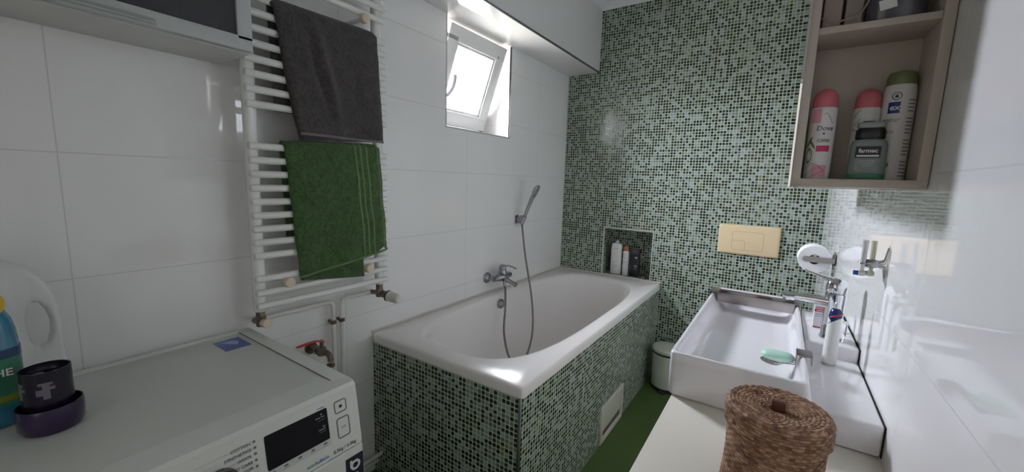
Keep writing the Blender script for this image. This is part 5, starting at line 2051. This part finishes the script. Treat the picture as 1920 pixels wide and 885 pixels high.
loft(bm, [flat_ring(fx, fy, a, b, sz + z, 40, 3.2) for a, b, z in ((.0180, .010, .0985), (.0215, .0115, .1005), (.0215, .0115, .108), (.0200, .010, .1095))])
mk('clear_top', bm, pbr('greyish_top', (0.32, 0.35, 0.32), 0.25), t, sharp=50)
fyf = fy - 0.01385
bm = B()
box(bm, fx - .0200, fx + .0170, fyf - .0008, fyf + .001, sz + .0415, sz + .0630, 0.0004)
lb = mk('label', bm, BLK, t, flat=True, label='black label with white lettering')
bm = B()
text_bm(bm, 'farmec', Vector((fx - .0015, fyf - .0010, sz + .0515)), (1, 0, 0), (0, 0, 1), 0.0105, 0.0002, bold=0.0003, xscale=0.98)
box(bm, fx - .0180, fx + .0150, fyf - .0012, fyf, sz + .0435, sz + .0468)
mk('lettering', bm, WHITE_TX, lb, flat=True)
bm = B()
for k, w_ in enumerate((.024, .022, .018, .012)):
    box(bm, fx - w_ / 2 - .001, fx + w_ / 2 - .001, fyf - .0004, fyf + .0005, sz + .0355 - k * .0035, sz + .0368 - k * .0035)
mk('small_print', bm, LGREY_TX, t, flat=True)

# big white canister with green lid
gx, gy, gr = 1.6285, -1.806, 0.0245
t = thing('shower_gel_can', 'tall white spray can with green cap at the right of the open shelf', 'spray can', (gx, gy, sz))
bm = B()
lathe(bm, [(gr * .9, 0), (gr, .002), (gr, .165), (gr * .97, .176), (gr * .88, .183)], (gx, gy, sz), 48)
mk('body', bm, WCAN, t)
bm = B()
lathe(bm, [(gr * .88, .182), (gr * .92, .184), (gr * .90, .198), (gr * .80, .206), (gr * .4, .209), (.001, .2095)], (gx, gy, sz), 48)
mk('cap', bm, pbr('olive_green_cap', (0.17, 0.20, 0.08), 0.4), t, label='olive green cap')
bm = B()
patch_cyl(bm, gx, gy, gr, FA - .50, FA + .22, sz + .128, sz + .149, 10)
mk('navy_label', bm, pbr('navy_label', (0.012, 0.03, 0.20), 0.35), t)
bm = B()
text_bm(bm, 'ex', sz + .134, None, None, 0.0150, 0.0002, wrap=(gx, gy, gr + .0005, FA - .08), bold=0.0003)
mk('white_lettering', bm, WHITE_TX, t, flat=True)
bm = B()
text_bm(bm, 'natur', sz + .112, None, None, 0.0125, 0.0002, wrap=(gx, gy, gr, FA - .22))
text_bm(bm, 'zero', sz + .090, None, None, 0.0110, 0.0002, wrap=(gx, gy, gr, FA - .35))
for k in range(22):
    if k % 6 == 5:
        continue
    w_ = 0.50 + 0.10 * random.random()
    patch_cyl(bm, gx, gy, gr, FA + .72, FA + .72 + w_, sz + .008 + .0068 * k, sz + .0105 + .0068 * k, 4)
mk('grey_lettering', bm, pbr('soft_grey_print', (0.22, 0.23, 0.22), 0.5), t, flat=True)
bm = B()
patch_cyl(bm, gx, gy, gr, FA - .65, FA + .05, sz + .026, sz + .034, 10)
mk('green_bar', bm, pbr('lime_bar', (0.24, 0.32, 0.02), 0.4), t)
bm = B()
za_ = sz + .160
tube(bm, [(gx + (gr + .0003) * math.cos(FA - .05 + .0068 / gr * math.cos(q)), gy + (gr + .0003) * math.sin(FA - .05 + .0068 / gr * math.cos(q)), za_ + .0068 * math.sin(q)) for q in [2 * PI * j / 24 for j in range(25)]], 0.0006, 6)
text_bm(bm, '✋', za_ - .003, None, None, 0.008, 0.0002, wrap=(gx, gy, gr, FA - .05)) if False else None
patch_cyl(bm, gx, gy, gr, FA - .05 - .10, FA - .05 + .10, za_ - .003, za_ + .001, 5)
for k in (-.08, -.03, .02, .07):
    patch_cyl(bm, gx, gy, gr, FA - .05 + k - .012, FA - .05 + k + .012, za_, za_ + .0038, 2)
mk('round_emblem', bm, pbr('navy_print', (0.02, 0.03, 0.10), 0.4), t)

# ------------------------------------------------------------------ upper shelf
uz = 1.6750
bm = B()
box(bm, 1.490, 1.519, -1.850, -1.800, uz, uz + 0.110, 0.0015)
tag(mk('small_carton', bm, pbr('beige_carton', (0.36, 0.30, 0.26), 0.6), loc=(1.505, -1.825, uz)), 'beige carton at the left of the upper open shelf', 'box')
bm = B()
box(bm, 1.524, 1.550, -1.855, -1.800, uz, uz + 0.120, 0.0015)
tag(mk('small_carton', bm, pbr('taupe_carton', (0.30, 0.25, 0.22), 0.6), loc=(1.537, -1.825, uz)), 'taupe carton beside the dark pouch on the upper open shelf', 'box')
bm = B()
loft(bm, [flat_ring(1.598, -1.842, a, b, uz + z, 40, 3) for a, b, z in ((.040, .020, 0), (.044, .023, .004), (.044, .023, .07), (.040, .018, .10))])
t = thing('dark_pouch', 'dark purple and grey pack with white sticker on the upper open shelf', 'pack', (1.598, -1.842, uz))
mk('bag', bm, pbr('purple_grey_pack', (0.055, 0.05, 0.065), 0.2, var=0.7, vscale=45, coat=0.4), t, sharp=50)
bm = B()
box(bm, 1.572, 1.596, -1.8665, -1.864, uz + 0.022, uz + 0.040, 0.0004, rot=Matrix.Rotation(-0.2, 3, 'Y'))
mk('sticker', bm, WHITE_TX, t, label='white sticker')
bm = B()
tube(bm, [(1.488, -1.872, uz + 0.022), (1.500, -1.876, uz + 0.012), (1.520, -1.878, uz + 0.010), (1.545, -1.876, uz + 0.020), (1.556, -1.870, uz + 0.045), (1.558, -1.868, uz + 0.08)], 0.0015, 8, 8)
tag(mk('cable', bm, pbr('beige_cable', (0.28, 0.23, 0.20), 0.5), loc=(1.52, -1.875, uz)), 'thin beige cable curling over the edge of the upper open shelf', 'cable')

for o in bpy.data.objects:
    if '_org' in o:
        del o['_org']
